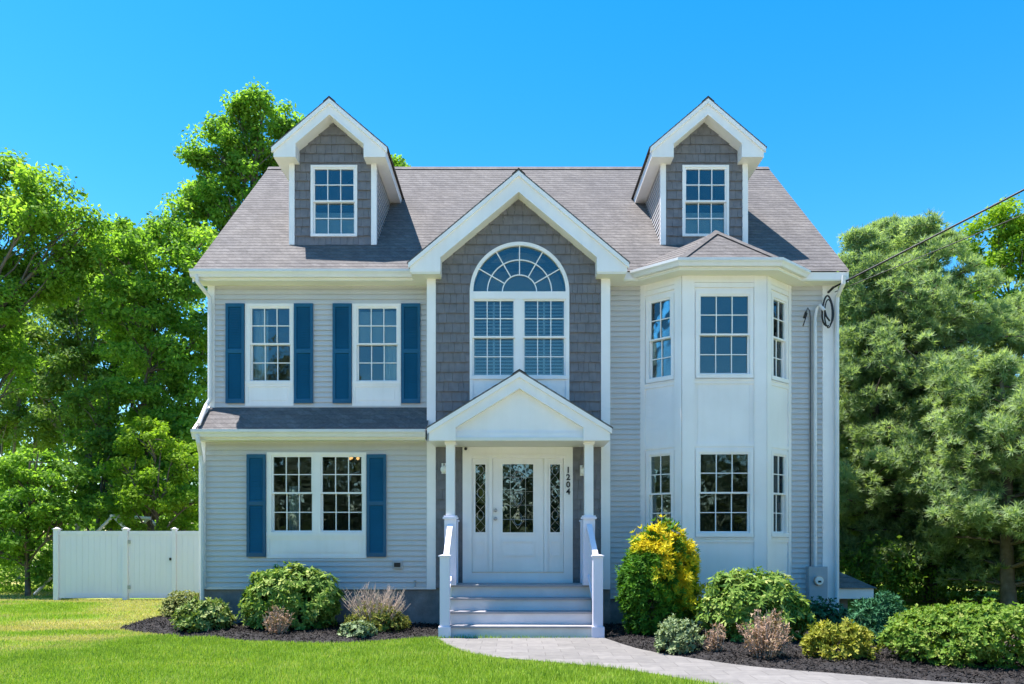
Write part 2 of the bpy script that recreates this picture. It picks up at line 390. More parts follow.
def vnoise(P, s, seed):
    r_ = np.random.default_rng(seed); T = r_.uniform(0, 1, (64, 64)); q = P / s; i = np.floor(q).astype(int); f = q - i; f = f * f * (3 - 2 * f)
    g_ = lambda a, b_: T[a % 64, b_ % 64]
    return (g_(i[:, 0], i[:, 1]) * (1 - f[:, 0]) + g_(i[:, 0] + 1, i[:, 1]) * f[:, 0]) * (1 - f[:, 1]) + (g_(i[:, 0], i[:, 1] + 1) * (1 - f[:, 0]) + g_(i[:, 0] + 1, i[:, 1] + 1) * f[:, 0]) * f[:, 1]
dry = np.clip((vnoise(P * np.array((.5, 1.4)), .9, 3) * .6 + vnoise(P * np.array((.4, 1.2)), 2.4, 4) * .7 - .5) * 3.4, 0, 1) * np.clip((-P[:, 0] - 1.5) / 4, .1, 1) * np.clip((P[:, 1] + 6) / 4, .22, 1)
lush = vnoise(P, .35, 5)
ang = rng.uniform(0, 6.283, n); lean = rng.uniform(.1, .8, n)
A = np.stack([np.cos(ang) * lean, np.sin(ang) * lean, np.ones(n)], 1); A = nrm(A)
S = np.stack([-np.sin(ang), np.cos(ang), np.zeros(n)], 1)
dist = P[:, 1] + D
L = rng.uniform(.028, .085, n) * (.75 + .6 * vnoise(P, .6, 9)) * (1 - .4 * dry); W = rng.uniform(.005, .009, n) * np.clip(dist / 8.5, 1, 3)
V = leaves(np.column_stack([P, np.zeros(n)]), A, S, L, W, np.array([(0, .5), (.6, .38), (1, 0), (.6, -.38), (0, -.5)]))
tint = .18 + .32 * lush + rng.normal(0, .17, n) + .9 * dry
tag(arrays_mesh('lawn_grass', V, 5, 'grass_blades', None, tint), 'short bright green grass blades of the front lawn', 'grass', kind='stuff')
# ------------------------------------------------------------------ the house
H = empty('house', (.19, 4.1, 0), 'two storey grey vinyl sided house with blue shutters, two dormers and a round bay', 'house')
XL, XR, YB = -5.66, 6.06, 8.24
SL = .91
def roof_z(y): return 6.81 + SL * y
I4 = Matrix.Identity(4)
def subtract(a0, a1, cuts):
    out = [(a0, a1)]
    for c0, c1 in cuts:
        nx = []
        for s0, s1 in out:
            if c1 <= s0 or c0 >= s1: nx.append((s0, s1)); continue
            if c0 > s0: nx.append((s0, c0))
            if c1 < s1: nx.append((c1, s1))
        out = nx
    return [s for s in out if s[1] - s[0] > .004]
def courses(mb, x0, x1, z0, z1, expo, lip, holes=(), clip=None, shake=False, arch=None):
    """horizontal siding courses on the plane y=0 facing -y, each leaning out to a lip at its lower edge; holes: (x0,x1,z0,z1)"""
    zs = z0
    while zs < z1 - .005:
        ze = min(zs + expo, z1)
        cutz = sorted({zs, ze} | {h for q in holes for h in q[2:] if zs < h < ze})
        if arch: cutz = sorted(set(cutz) | {zs + (ze - zs) * k / 3 for k in (1, 2)})
        marks = []
        if shake:
            x = x0 - rnd.random() * .2
            while x < x1: x += rnd.choice((.09, .11, .13, .15, .18)); marks.append(x)
        jit = {}
        for za, zb in zip(cutz, cutz[1:]):
            zm = (za + zb) / 2
            cuts = [(h[0], h[1]) for h in holes if h[2] < zm < h[3]]
            if arch and zm > arch[1]:
                hw2 = arch[2] ** 2 - (zm - arch[1]) ** 2
                if hw2 > 0: cuts.append((arch[0] - hw2 ** .5, arch[0] + hw2 ** .5))
            a0, a1 = (x0, x1) if clip is None else clip(zm)
            if a1 <= a0: continue
            for s0, s1 in subtract(a0, a1, cuts):
                edges = [s0] + [q for q in marks if s0 + .01 < q < s1 - .01] + [s1]
                for i, (e0, e1) in enumerate(zip(edges, edges[1:])):
                    key = next((k for k, q in enumerate(marks) if q > (e0 + e1) / 2), -1)
                    if shake: d, dz = jit.setdefault(key, (rnd.uniform(0, .007), rnd.uniform(-.004, .004)))
                    else: d, dz = 0, 0
                    ya = -(lip + d) * (1 - (za - zs) / expo) - d * .3; yb = -(lip + d) * (1 - (zb - zs) / expo) - d * .3
                    gap = .0018 if shake else 0
                    zl = za + (dz if za == zs else 0)
                    mb.quad((e0 + gap, ya, zl), (e1 - gap, ya, zl), (e1 - gap, yb, zb), (e0 + gap, yb, zb))
                    if za == zs:             # the butt hangs a little below the course under it, leaving a dark slot
                        zd = zl - expo * (.11 if shake else .17); yd = ya - lip * .1
                        mb.quad((e0 + gap, yd, zd), (e1 - gap, yd, zd), (e1 - gap, ya, zl), (e0 + gap, ya, zl))
                        mb.quad((e0 + gap, yd + .004, zd), (e1 - gap, yd + .004, zd), (e1 - gap, yd, zd), (e0 + gap, yd, zd))
                        mb.quad((e0 + gap, .0, zl), (e1 - gap, .0, zl), (e1 - gap, yd + .004, zd), (e0 + gap, yd + .004, zd))
                    if shake:
                        mb.quad((e0 + gap, .01, zl), (e0 + gap, ya, zl), (e0 + gap, yb, zb), (e0 + gap, .01, zb))
                        mb.quad((e1 - gap, ya, zl), (e1 - gap, .01, zl), (e1 - gap, .01, zb), (e1 - gap, yb, zb))
        zs = ze
    return mb
def T(x, y, z=0, rz=0): return Matrix.Translation((x, y, z)) @ Matrix.Rotation(rz, 4, 'Z')
def roof_strip(mb, e0, e1, r1, r0, lip=.004, dz=.095, under=.0):
    """shingle courses between an eave line e0-e1 and a ridge line r0-r1 (both level), each course with a raised lower edge"""
    e0, e1, r1, r0 = map(Vector, (e0, e1, r1, r0))
    nn = (e1 - e0).cross(r0 - e0) if (r0 - e0).length > .01 else (e1 - e0).cross(r1 - e0)
    nn.normalize()
    if nn.z < 0: nn = -nn
    za, zb = e0.z, r0.z; zz = [za]; k = math.floor(za / dz) + 1
    while k * dz < zb - .01:
        if k * dz > za + .01: zz.append(k * dz)
        k += 1
    zz.append(zb)
    for a, b_ in zip(zz, zz[1:]):
        ta, tb = (a - za) / (zb - za), (b_ - za) / (zb - za)
        p0, p1 = e0.lerp(r0, ta), e1.lerp(r1, ta); q0, q1 = e0.lerp(r0, tb), e1.lerp(r1, tb)
        L0, L1 = p0 + nn * lip, p1 + nn * lip
        mb.quad(L0, L1, q1, q0); mb.quad(p0, p1, L1, L0)
    return mb

# -- windows -------------------------------------------------------
def lattice(mb, gx0, gx1, gz0, gz1, cols, rows, y0, y1, w=.016):
    for i in range(1, cols):
        x = gx0 + (gx1 - gx0) * i / cols; mb.box(x - w / 2, x + w / 2, y0, y1, gz0, gz1)
    for j in range(1, rows):
        z = gz0 + (gz1 - gz0) * j / rows
        xs_ = [gx0] + [gx0 + (gx1 - gx0) * i / cols for i in range(1, cols)] + [gx1]
        for i, (a, b_) in enumerate(zip(xs_, xs_[1:])): mb.box(a + (w / 2 if i else 0), b_ - (w / 2 if i < cols - 1 else 0), y0 + .001, y1 - .001, z - w / 2, z + w / 2)
def sash(par, m, gx0, gx1, gz0, gz1, cols, rows, y, st=.03):
    mb = MB(m)
    mb.box(gx0 - st, gx0, y - .02, y + .02, gz0 - st, gz1 + st); mb.box(gx1, gx1 + st, y - .02, y + .02, gz0 - st, gz1 + st)
    mb.box(gx0, gx1, y - .019, y + .019, gz0 - st, gz0); mb.box(gx0, gx1, y - .019, y + .019, gz1, gz1 + st)
    lattice(mb, gx0, gx1, gz0, gz1, cols, rows, y - .012, y + .008)
    mb.build('sash', 'trim', par)
    MB(m).box(gx0 - .005, gx1 + .005, y + .010, y + .014, gz0 - .005, gz1 + .005).build('pane', 'glass', par)
def curtain(par, m, x0, x1, z0, z1, y=.16):
    mb = MB(m); n = max(8, int((x1 - x0) / .02)); pts = []
    ph = rnd.random() * 6
    for i in range(n + 1):
        x = x0 + (x1 - x0) * i / n; yy = y + .025 * math.sin(i * 1.25 + ph) + .008 * math.sin(i * .47)
        pts += [(x, yy, z0), (x, yy, z1)]
    mb.add(pts, [(2 * i, 2 * i + 2, 2 * i + 3, 2 * i + 1) for i in range(n)])
    mb.build('curtain', 'blind', par, smooth=True)
def slat_blind(par, m, x0, x1, z0, z1, y=.10, pitch=.05, tilt=.6, mid=True):
    mb = MB(m); z = z0 + .03
    while z < z1 - .02:
        c, s_ = math.cos(tilt) * .024, math.sin(tilt) * .024
        mb.quad((x0, y - c, z - s_), (x1, y - c, z - s_), (x1, y + c, z + s_), (x0, y + c, z + s_)); z += pitch
    for a in (x0 - .02, x1 - .01): mb.box(a, a + .03, y - .012, y + .012, z0, z1)
    if mid: mb.box((x0 + x1) / 2 - .02, (x0 + x1) / 2 + .02, y - .03, y - .022, z0, z1)
    mb.build('blind', 'blind', par)
def window(m, cx0, cx1, cz0, cz1, glasses, zmid, cols, rows=2, side=None, panel=None, sill=True, name='window', depth=.10, proud=.028):
    """double-hung sashes in a cased opening; local plane y=0 faces -y. glasses: (gx0,gx1,gz0,gz1) with lower and upper sash meeting at zmid"""
    W = holder('window', H)
    gx0 = min(q[0] for q in glasses) - .03; gx1 = max(q[1] for q in glasses) + .03
    gz0 = min(q[2] for q in glasses) - .03; gz1 = max(q[3] for q in glasses) + .03
    fr = MB(m)
    fr.box(cx0, gx0, -proud, depth, gz0, cz1); fr.box(gx1, cx1, -proud, depth, gz0, cz1)
    fr.box(gx0, gx1, -proud + .001, depth, gz1, cz1)
    zb = panel if panel else cz0
    fr.box(cx0, cx1, -proud - .012, depth, zb, gz0)
    for a, b_ in zip(glasses, glasses[1:]): fr.box(a[1] + .03, b_[0] - .03, -proud + .002, depth, gz0, gz1)
    fr.build('frame', 'trim', W)
    if panel:
        pb = MB(m); e = .0
        pb.box(cx0, cx1, -.012, .03, cz0, panel)
        w = .055
        pb.box(cx0, cx1, -proud, -.0125, cz0, cz0 + .045); pb.box(cx0, cx0 + w, -proud, -.0125, cz0 + .045, panel); pb.box(cx1 - w, cx1, -proud, -.0125, cz0 + .045, panel)
        pb.box(cx0 + w, cx1 - w, -proud, -.0125, panel - .05, panel)
        a0, a1, b0, b1 = cx0 + w + .06, cx1 - w - .06, cz0 + .10, panel - .10
        if b1 - b0 > .08: pb.box(a0, a1, -.022, -.0125, b0, b1)
        pb.build('panel', 'trim', W)
    for q in glasses:
        sash(W, m, q[0], q[1], q[2], zmid - .015, cols, rows, .052)
        sash(W, m, q[0], q[1], zmid + .045 - .03, q[3], cols, rows, .010)
    return W
def shutter(x0, x1, z0, z1, y):
    sh = holder('shutter', H)
    y -= .012; mb = MB(T(0, y)); t = .05; zm = z0 + (z1 - z0) * .52
    mb.box(x0, x0 + t, -.045, -.014, z0, z1); mb.box(x1 - t, x1, -.045, -.014, z0, z1)
    for a, b_ in ((z0, z0 + .075), (zm - .035, zm + .035), (z1 - .065, z1)): mb.box(x0 + t, x1 - t, -.0445, -.014, a, b_)
    mb.build('frame', 'shutter', sh)
    lv = MB(T(0, y))
    for a, b_ in ((z0 + .075, zm - .035), (zm + .035, z1 - .065)):
        n = int((b_ - a) / .045)
        for i in range(n):
            z = a + (b_ - a) * (i + .5) / n
            lv.add([(x0 + t, -.038, z - .024), (x1 - t, -.038, z - .024), (x1 - t, -.018, z + .026), (x0 + t, -.018, z + .026)], [(0, 1, 2, 3)])
        lv.quad((x0 + t, -.016, a), (x1 - t, -.016, a), (x1 - t, -.016, b_), (x0 + t, -.016, b_))
    lv.build('louvres', 'shutter', sh)

YC = -.40                                         # plane of the middle section and of the lower left wall
def px(u0, u1, v0, v1, y): return (X(u0, y), X(u1, y), Z(v1, y), Z(v0, y))

# upper left windows
UW = []
for (c, g_) in (((245.6, 294, 304, 406), (252, 289.5, 308.5, 380)), ((352.5, 401, 304, 406), (358.5, 396.5, 308.5, 380))):
    cx0, cx1, cz0, cz1 = px(c[0], c[1], c[2], c[3], 0); gq = px(g_[0], g_[1], g_[2], g_[3], 0)
    w = window(T(0, 0), cx0, cx1, cz0, cz1, [gq], Z(344, 0), 3, panel=gq[2] - .08)
    UW.append((cx0, cx1, cz0 - .005, cz1)); UW[-1] = (cx0 + .03, cx1 - .03, cz0 + .02, cz1 - .03)
    if c[0] < 300: curtain(w, T(0, 0), gq[0] - .02, gq[0] + .26, gq[2], gq[3])
    else: curtain(w, T(0, 0), gq[1] - .28, gq[1] + .02, gq[2], gq[3]); slat_blind(w, T(0, 0), gq[0], gq[1], Z(343, 0), gq[3], pitch=.035, tilt=1.2, mid=False)
for a, b_ in ((226.5, 245), (294.6, 313.6), (333.2, 352), (401.6, 420.6)): shutter(X(a, 0), X(b_, 0), Z(403.6, 0), Z(304.2, 0), 0)
# lower left double window
c = px(267, 366.5, 452.5, 558, YC); g1 = px(273.5, 311.5, 457, 530.5, YC); g2 = px(322.5, 361.5, 457, 530.5, YC)
w = window(T(0, YC), *c, [g1, g2], Z(493, YC), 3, panel=g1[2] - .10)
LW = (c[0] + .03, c[1] - .03, c[2] + .02, c[3] - .03)
curtain(w, T(0, YC), g1[0] + .20, g1[0] + .36, g1[2] - .02, Z(485, YC), .3)
for a, b_ in ((247.5, 266.4), (367.2, 386.5)): shutter(X(a, YC), X(b_, YC), Z(556.8, YC), Z(454.6, YC), YC)

# -- main walls ----------------------------------------------------
ZS = .755                                          # foot of the siding
xcl, xcr = X(427, YC), X(610, YC); XC = (xcl + xcr) / 2
wl_ = MB(T(0, 0)); courses(wl_, XL, xcl + .1, 4.0, 6.38, .096, .024, UW); wl_.build('siding_wall', 'siding', H)
wl_ = MB(T(0, YC)); courses(wl_, XL, xcl + .1, ZS, Z(440, YC), .096, .024, [LW]); wl_.build('siding_wall', 'siding', H)
for a, b_ in ((xcr - .1, 2.50), (5.12, XR)): wl_ = MB(T(0, 0)); courses(wl_, a, b_, .52, 6.38, .096, .024); wl_.build('siding_wall', 'siding', H)
def gable_clip(z): 
    if z < 6.3: return (-.3, YB)
    t = (z - 6.72) / SL
    return (t - .0, 2 * 4.12 - t)
for x, rz in ((XL, -math.pi / 2), (XR, math.pi / 2)):
    mb = MB(T(x, 0, 0, rz))
    if rz > 0: courses(mb, 0, YB, .5, 10.4, .2, .016, clip=lambda z: (max(0, gable_clip(z)[0]), gable_clip(z)[1]))
    else: courses(mb, -YB, 0, .5, 10.4, .2, .016, clip=lambda z: (-gable_clip(z)[1], -max(0, gable_clip(z)[0])))
    mb.build('side_wall', 'siding', H)
mb = MB(T(0, YB, 0, math.pi)); courses(mb, -XR, -XL, .5, 6.4, .2, .016); mb.build('back_wall', 'siding', H)
# foundation
mb = MB(); mb.box(XL + .03, XR - .03, .02, YB - .03, -.3, ZS - .01); mb.box(XL + .03, xcl + .3, YC + .02, .02, -.3, ZS - .01); mb.box(xcl + .3, 1.79, YC + .02, .02, -.3, .8)
mb.build('foundation', 'found', H)
# corner boards, frieze and starter trim
def board(x0, x1, y0, y1, z0, z1, name='corner_board', mat='trim'): return MB().box(x0, x1, y0, y1, z0, z1).build(name, mat, H)
board(XL - .02, XL + .11, -.03, .05, 4.05, 6.40); board(XL - .02, XL + .10, YC - .03, 0, ZS - .04, 3.42)
board(X(822, 0), XR + .02, -.03, .06, .12, 6.40)
board(xcl, xcl + .16, YC - .03, 0, ZS - .05, 6.40); board(xcr - .165, xcr, YC - .03, 0, ZS - .05, 6.40)
board(XL + .10, xcl, YC - .022, YC - .001, ZS - .05, ZS + .005, 'starter_trim', 'gutter')
board(XL + .11, xcl, -.02, -.001, 4.05, 4.11, 'starter_trim')
# upstairs floor slabs and inner walls of the house
mb = MB(); mb.box(XL + .05, XR - .05, .15, YB - .1, 3.42, 3.60); mb.box(XL + .05, XR - .05, .15, YB - .1, 6.30, 6.42); mb.build('ceiling', 'room', H)
MB().box(XL + .05, XR - .05, .08, YB - .1, .70, .74).build('interior_floor', 'floor', H)
mb = MB(); mb.box(XL + .05, XR - .05, 3.4, 3.5, .74, 3.42); mb.box(XL + .05, XR - .05, 3.0, 3.1, 3.6, 6.3)
for x in (-1.35, 1.6): mb.box(x - .05, x + .05, .02, 3.0, .74, 3.42); mb.box(x - .049, x + .049, .02, 3.0, 3.6, 6.3)
mb.build('inner_wall', 'room', H)

# -- main roof -----------------------------------------------------
rx0, rx1, ye, yr = -5.86, 6.17, -.33, 4.12
mb = MB(); roof_strip(mb, (rx0, ye, roof_z(ye)), (rx1, ye, roof_z(ye)), (rx1, yr, roof_z(yr)), (rx0, yr, roof_z(yr)))
yb = 2 * yr - ye
roof_strip(mb, (rx1, yb, roof_z(ye)), (rx0, yb, roof_z(ye)), (rx0, yr, roof_z(yr)), (rx1, yr, roof_z(yr)))
zr = roof_z(yr)
mb.quad((rx0, yr - .13, zr - .09), (rx1, yr - .13, zr - .09), (rx1, yr, zr + .03), (rx0, yr, zr + .03)); mb.quad((rx0, yr, zr + .03), (rx1, yr, zr + .03), (rx1, yr + .13, zr - .09), (rx0, yr + .13, zr - .09))
mb.build('roof', 'shingle', H)
for x in (rx0 + .012, rx1 - .042):               # rake boards along the gable ends
    mb = MB()
    for s_ in (0, 1):
        a, b_ = (ye + .02, yr) if s_ == 0 else (yb - .02, yr)
        za_, zb_ = roof_z(ye + .02) - .012, zr - .012
        mb.add([(x, a, za_), (x, b_, zb_), (x, b_, zb_ - .22), (x, a, za_ - .2), (x + .03, a, za_), (x + .03, b_, zb_), (x + .03, b_, zb_ - .22), (x + .03, a, za_ - .2)],
               [(0, 1, 2, 3), (7, 6, 5, 4), (0, 4, 5, 1), (1, 5, 6, 2), (2, 6, 7, 3), (3, 7, 4, 0)])
    mb.build('rake_board', 'trim', H)
gfx0, gfx1 = X(411, -.7), X(628, -.7)             # outer ends of the middle gable's returns
def eave(x0, x1, y, name='gutter', zt=6.50, ytop=None, back=0.0, h=.13):
    """K-style gutter along x plus its fascia, in front of y"""
    prof = [(0, 0), (-.07, 0), (-.09, .05), (-.12, .085), (-.12, h), (-.105, h), (-.105, h - .012), (0, h - .012)]
    mb = MB(); k = len(prof)
    mb.add([(x0, y + a, zt - h + b_) for a, b_ in prof] + [(x1, y + a, zt - h + b_) for a, b_ in prof],
           [(i, (i + 1) % k, (i + 1) % k + k, i + k) for i in range(k)] + [tuple(range(k)), tuple(range(2 * k - 1, k - 1, -1))])
    return mb.build(name, 'gutter', H)
eave(rx0, gfx0 + .05, -.31, zt=6.52)
MB().box(rx0 + .045, xcl + .02, -.308, .0, 6.345, 6.372).build('soffit', 'soffit', H)
MB().box(rx0 + .045, gfx0 + .1, -.3085, -.28, 6.372, 6.50).build('fascia', 'trim', H)
MB().box(xcr - .02, rx1 - .045, -.308, .0, 6.345, 6.372).build('soffit', 'soffit', H)
MB().box(gfx1 - .1, rx1 - .045, -.3085, -.28, 6.372, 6.50).build('fascia', 'trim', H)
MB().box(XL - .1, XR + .06, yb - .28, yb, 6.36, 6.5).build('fascia', 'trim', H)

# -- gables (middle section, dormers, porch) -----------------------
def gable_trim(parent, xc, y0, y1, za, hw, s_, t, zb, rw, mould=True, name='gable_trim'):
    mb = MB(); xi = hw - rw
    for d in (1, -1):
        def P(pts):
            q = [(xc + d * a, b_) for a, b_ in pts]; return q if d == -1 else q[::-1]
        zG, zE = za - s_ * xi, za - t - s_ * xi
        mb.prism(P([(0, za), (0, za - t), (xi, zE), (xi, zG)]), y0, y1)
        mb.prism(P([(xi, zG), (xi, zb), (hw, zb), (hw, za - s_ * hw)]), y0, y1)
        if mould:                                # crown mould stepped out along the top of the rake, and a thin bed mould under it
            mb.prism(P([(0, za + .002), (0, za - .085), (hw + .03, za - s_ * (hw + .03) - .085), (hw + .03, za - s_ * (hw + .03) + .002)]), y0 - .035, y0 + .012)
            mb.prism(P([(0, za - t + .035), (0, za - t - .004), (xi - .001, zE - .004), (xi - .001, zE + .035)]), y0 - .012, y0 + .011)
    return mb.build(name, 'trim', parent)
def gable_roof(parent, xc, y0, y1, za, hw, s_, name='roof', th=.028):
    mb = MB()
    for d in (1, -1):
        e = (xc + d * (hw + .05), za - s_ * (hw + .05) + th); rdg = (xc, za + th)
        if d == 1: roof_strip(mb, (e[0], y0, e[1]), (e[0], y1, e[1]), (xc, y1, rdg[1]), (xc, y0, rdg[1]))
        else: roof_strip(mb, (e[0], y1, e[1]), (e[0], y0, e[1]), (xc, y0, rdg[1]), (xc, y1, rdg[1]))
        p = [(xc, za + .003), (e[0], e[1] - th + .003), (e[0], e[1]), (xc, rdg[1])]
        mb.prism(p if d == -1 else p[::-1], y0, y0 + .02)
        for a, b_ in ((0, .11),):                # ridge cap
            mb.quad((xc, y0 - .004, rdg[1] + .022), (xc, y1, rdg[1] + .022), (xc + d * .12, y1, rdg[1] + .02 - s_ * .12), (xc + d * .12, y0 - .004, rdg[1] + .02 - s_ * .12))
    return mb.build(name, 'shingle', parent)

# middle gable
GZ, GH, GS, GT = 8.15, 1.93, .835, .36
gable_trim(H, XC, -.70, -.05, GZ, GH, GS, GT, 6.37, .54)
gable_roof(H, XC, -.735, 1.75, GZ, GH, GS, 'gable_roof')
MB().box(XC - GH + .02, XC - GH + .53, -.69, -.0, 6.336, 6.369).build('soffit', 'soffit', H); MB().box(XC + GH - .53, XC + GH - .02, -.69, -.0, 6.336, 6.369).build('soffit', 'soffit', H)
au, av, ar = X(519.5, YC), Z(292, YC), 49.7 * 13.9 / F           # centre and radius of the arched casing
pc = px(469.8, 569.2, 292, 402, YC)
door = px(462.7, 572.6, 440, 583, YC)
def cg_clip(z): 
    if z < 6.45: return (xcl + .157, xcr - .162)
    h = (GZ - .05 - z) / GS; return (max(xcl + .02, XC - h), min(xcr - .02, XC + h))
mb = MB(T(0, YC)); courses(mb, xcl, xcr, ZS, GZ - .1, .178, .020, [(pc[0] + .004, pc[1] - .004, pc[2] + .004, av), (door[0] + .004, door[1] - .004, .5, 3.4)], cg_clip, True, (au, av, ar - .004))
mb.build('shake_wall', 'shake', H)

# arched window in the middle gable
AW = holder('window', H)
m = T(0, YC)
glq = [px(474, 513.5, 301, 374.5, YC), px(524.5, 564, 301, 374.5, YC)]
fr = MB(m); ri = 46.2 * 13.9 / F
N = 40
for i in range(N):                               # arched casing ring, butted wedge to wedge
    a, b_ = math.pi * i / N, math.pi * (i + 1) / N
    c0 = [(au + q * math.cos(t), av + q * math.sin(t)) for q, t in ((ri, a), (ar, a), (ar, b_), (ri, b_))]
    fr.prism(c0, -.03, .10)
zt = Z(299.5, YC)
fr.box(pc[0], pc[1], -.036, .10, zt, av)         # transom bar
gx0, gx1, gz0, gz1 = glq[0][0] - .03, glq[1][1] + .03, glq[0][2] - .03, glq[0][3] + .03
fr.box(pc[0], gx0, -.03, .10, gz0, zt); fr.box(gx1, pc[1], -.03, .10, gz0, zt); fr.box(gx0, gx1, -.0295, .10, gz1, zt) if zt > gz1 else None
fr.box(glq[0][1] + .03, glq[1][0] - .03, -.029, .10, gz0, gz1); fr.box(pc[0], pc[1], -.042, .10, gz0 - .06, gz0)
fr.build('frame', 'trim', AW)
mb = MB(m); mb.box(pc[0], pc[1], -.012, .03, pc[2], gz0 - .06)
for a, b_ in ((pc[0], pc[0] + .06), (au - .07, au + .07), (pc[1] - .06, pc[1])): mb.box(a, b_, -.03, -.0125, pc[2], gz0 - .06)
for a, b_ in ((pc[0] + .06, au - .07), (au + .07, pc[1] - .06)): mb.box(a + .05, b_ - .05, -.022, -.0125, pc[2] + .05, gz0 - .15)
mb.build('panel', 'trim', AW)
for q in glq:
    zm = Z(337, YC)
    sash(AW, m, q[0], q[1], q[2], zm - .015, 3, 2, .052); sash(AW, m, q[0], q[1], zm + .015, q[3], 3, 2, .010)
    slat_blind(AW, m, q[0] + .01, q[1] - .01, q[2], q[3], .115, .06, .95)
fan = MB(m); k1, k2 = 17.2 * 13.9 / F, 32.2 * 13.9 / F; wbar = .018
for (r0, rows_) in ((k1, 24), (k2, 32)):
    for i in range(rows_):
        a, b_ = math.pi * i / rows_, math.pi * (i + 1) / rows_
        fan.prism([(au + q * math.cos(t), av + q * math.sin(t)) for q, t in ((r0 - wbar / 2, a), (r0 + wbar / 2, a), (r0 + wbar / 2, b_), (r0 - wbar / 2, b_))], .0, .02)
for deg in (30, 60, 90, 120, 150):
    t = math.radians(deg); dx, dz = math.cos(t), math.sin(t); sx_, sz_ = -dz * wbar / 2, dx * wbar / 2
    for ra, rb in ((k1 + wbar / 2, k2 - wbar / 2), (k2 + wbar / 2, ri)):
        fan.prism([(au + dx * ra - sx_, av + dz * ra - sz_), (au + dx * rb - sx_, av + dz * rb - sz_), (au + dx * rb + sx_, av + dz * rb + sz_), (au + dx * ra + sx_, av + dz * ra + sz_)], .001, .019)
fan.build('sash', 'trim', AW)
MB(m).prism([(au + (ri + .005) * math.cos(math.pi * i / 32), av + (ri + .005) * math.sin(math.pi * i / 32)) for i in range(33)], .026, .030).build('pane', 'glass', AW)
# pale blind fan behind the arch
MB(m).prism([(au + (ri + .005) * math.cos(math.pi * i / 32), av - .0 + (ri + .005) * math.sin(math.pi * i / 32)) for i in range(33)], .34, .345).build('shade', 'room', AW)

# dormers
def dormer(xc, du):
    Dm = holder('dormer', H)
    y0, yf, za, hw, s_ = .30, .60, 10.01, 1.07, .85
    gable_trim(Dm, xc, y0, 2.75, za, hw, s_, .29, 8.91, .42, name='trim')
    gable_roof(Dm, xc, y0 - .035, 3.75, za, hw, s_)
    fw, zb = .83, 7.36
    ww = (X(306.5, yf) - X(353, yf)) / -2
    wx = xc + du
    wz0, wz1 = Z(237, yf), Z(165.5, yf)
    hole = (wx - ww + .004, wx + ww - .004, wz0 + .004, wz1 - .004)
    def clip(z):
        h = (za - .05 - z) / s_; return (max(xc - fw, xc - h), min(xc + fw, xc + h))
    mb = MB(T(0, yf)); courses(mb, xc - fw, xc + fw, zb, za - .1, .178, .020, [hole], clip, True); mb.build('shake_wall', 'shake', Dm)
    for d in (-1, 1):
        mb = MB()
        x0, x1 = (xc - fw - .02, xc - fw + .085) if d < 0 else (xc + fw - .085, xc + fw + .02)
        mb.box(x0, x1, yf - .035, yf + .06, zb - .02, 8.95)
        mb.build('corner_board', 'trim', Dm)
    for d in (-1, 1):
        x = xc + d * fw
        mb = MB(T(x, yf, 0, math.pi / 2 * d))
        f = (lambda z: (0, max(0, (z - 7.1) / SL - yf + .4)))
        if d > 0: courses(mb, 0, 2.4, zb - .3, 8.95, .096, .024, clip=lambda z: (0, max(.02, (z - 6.81) / SL - yf + .05)))
        else: courses(mb, -2.4, 0, zb - .3, 8.95, .096, .024, clip=lambda z: (-max(.02, (z - 6.81) / SL - yf + .05), 0))
        mb.build('side_wall', 'siding', Dm)
    g_ = (wx - ww + .075, wx + ww - .075, wz0 + .08, wz1 - .075)
    w = window(T(0, yf), wx - ww, wx + ww, wz0, wz1, [g_], (wz0 + wz1) / 2 + .0, 3)
    slat_blind(w, T(0, yf), g_[0], g_[1], g_[2], g_[2] + (g_[3] - g_[2]) * (.36 if du > 0 else 1), .12, .03, 1.25, mid=False)
    MB().box(xc - fw + .05, xc + fw - .05, 2.2, 2.25, 8.3, 9.3).build('inner_wall', 'room', Dm)
dormer(X(329.5, .3), .02); dormer(X(707.8, .3), .03)

# -- pent roof over the lower left wall ----------------------------
pz1, pz0 = 4.09, 3.55
px0, px1 = X(193.8, -.7), xcl + .03
mb = MB(); roof_strip(mb, (px0, -.72, pz0), (px1, -.72, pz0), (px1, 0.0, pz1), (px0 + .0, 0.0, pz1)); mb.build('pent_roof', 'shingle', H)
eave(px0 - .01, px1 - .02, -.70, zt=3.555)
MB().box(px0 + .02, xcl, -.70, YC, 3.38, 3.41).build('soffit', 'soffit', H)
MB().box(px0 + .02, xcl, -.699, -.67, 3.41, 3.53).build('fascia', 'trim', H)
mb = MB(); mb.add([(px0 - .02, -.72, pz0 + .03), (px0 - .02, -.02, pz1 + .02), (px0 - .02, -.02, pz1 - .2), (px0 - .02, -.72, pz0 - .16), (px0 + .03, -.72, pz0 + .03), (px0 + .03, -.02, pz1 + .02), (px0 + .03, -.02, pz1 - .2), (px0 + .03, -.72, pz0 - .16)],
                  [(0, 1, 2, 3), (7, 6, 5, 4), (0, 4, 5, 1), (1, 5, 6, 2), (2, 6, 7, 3), (3, 7, 4, 0)])
mb.build('rake_board', 'trim', H)

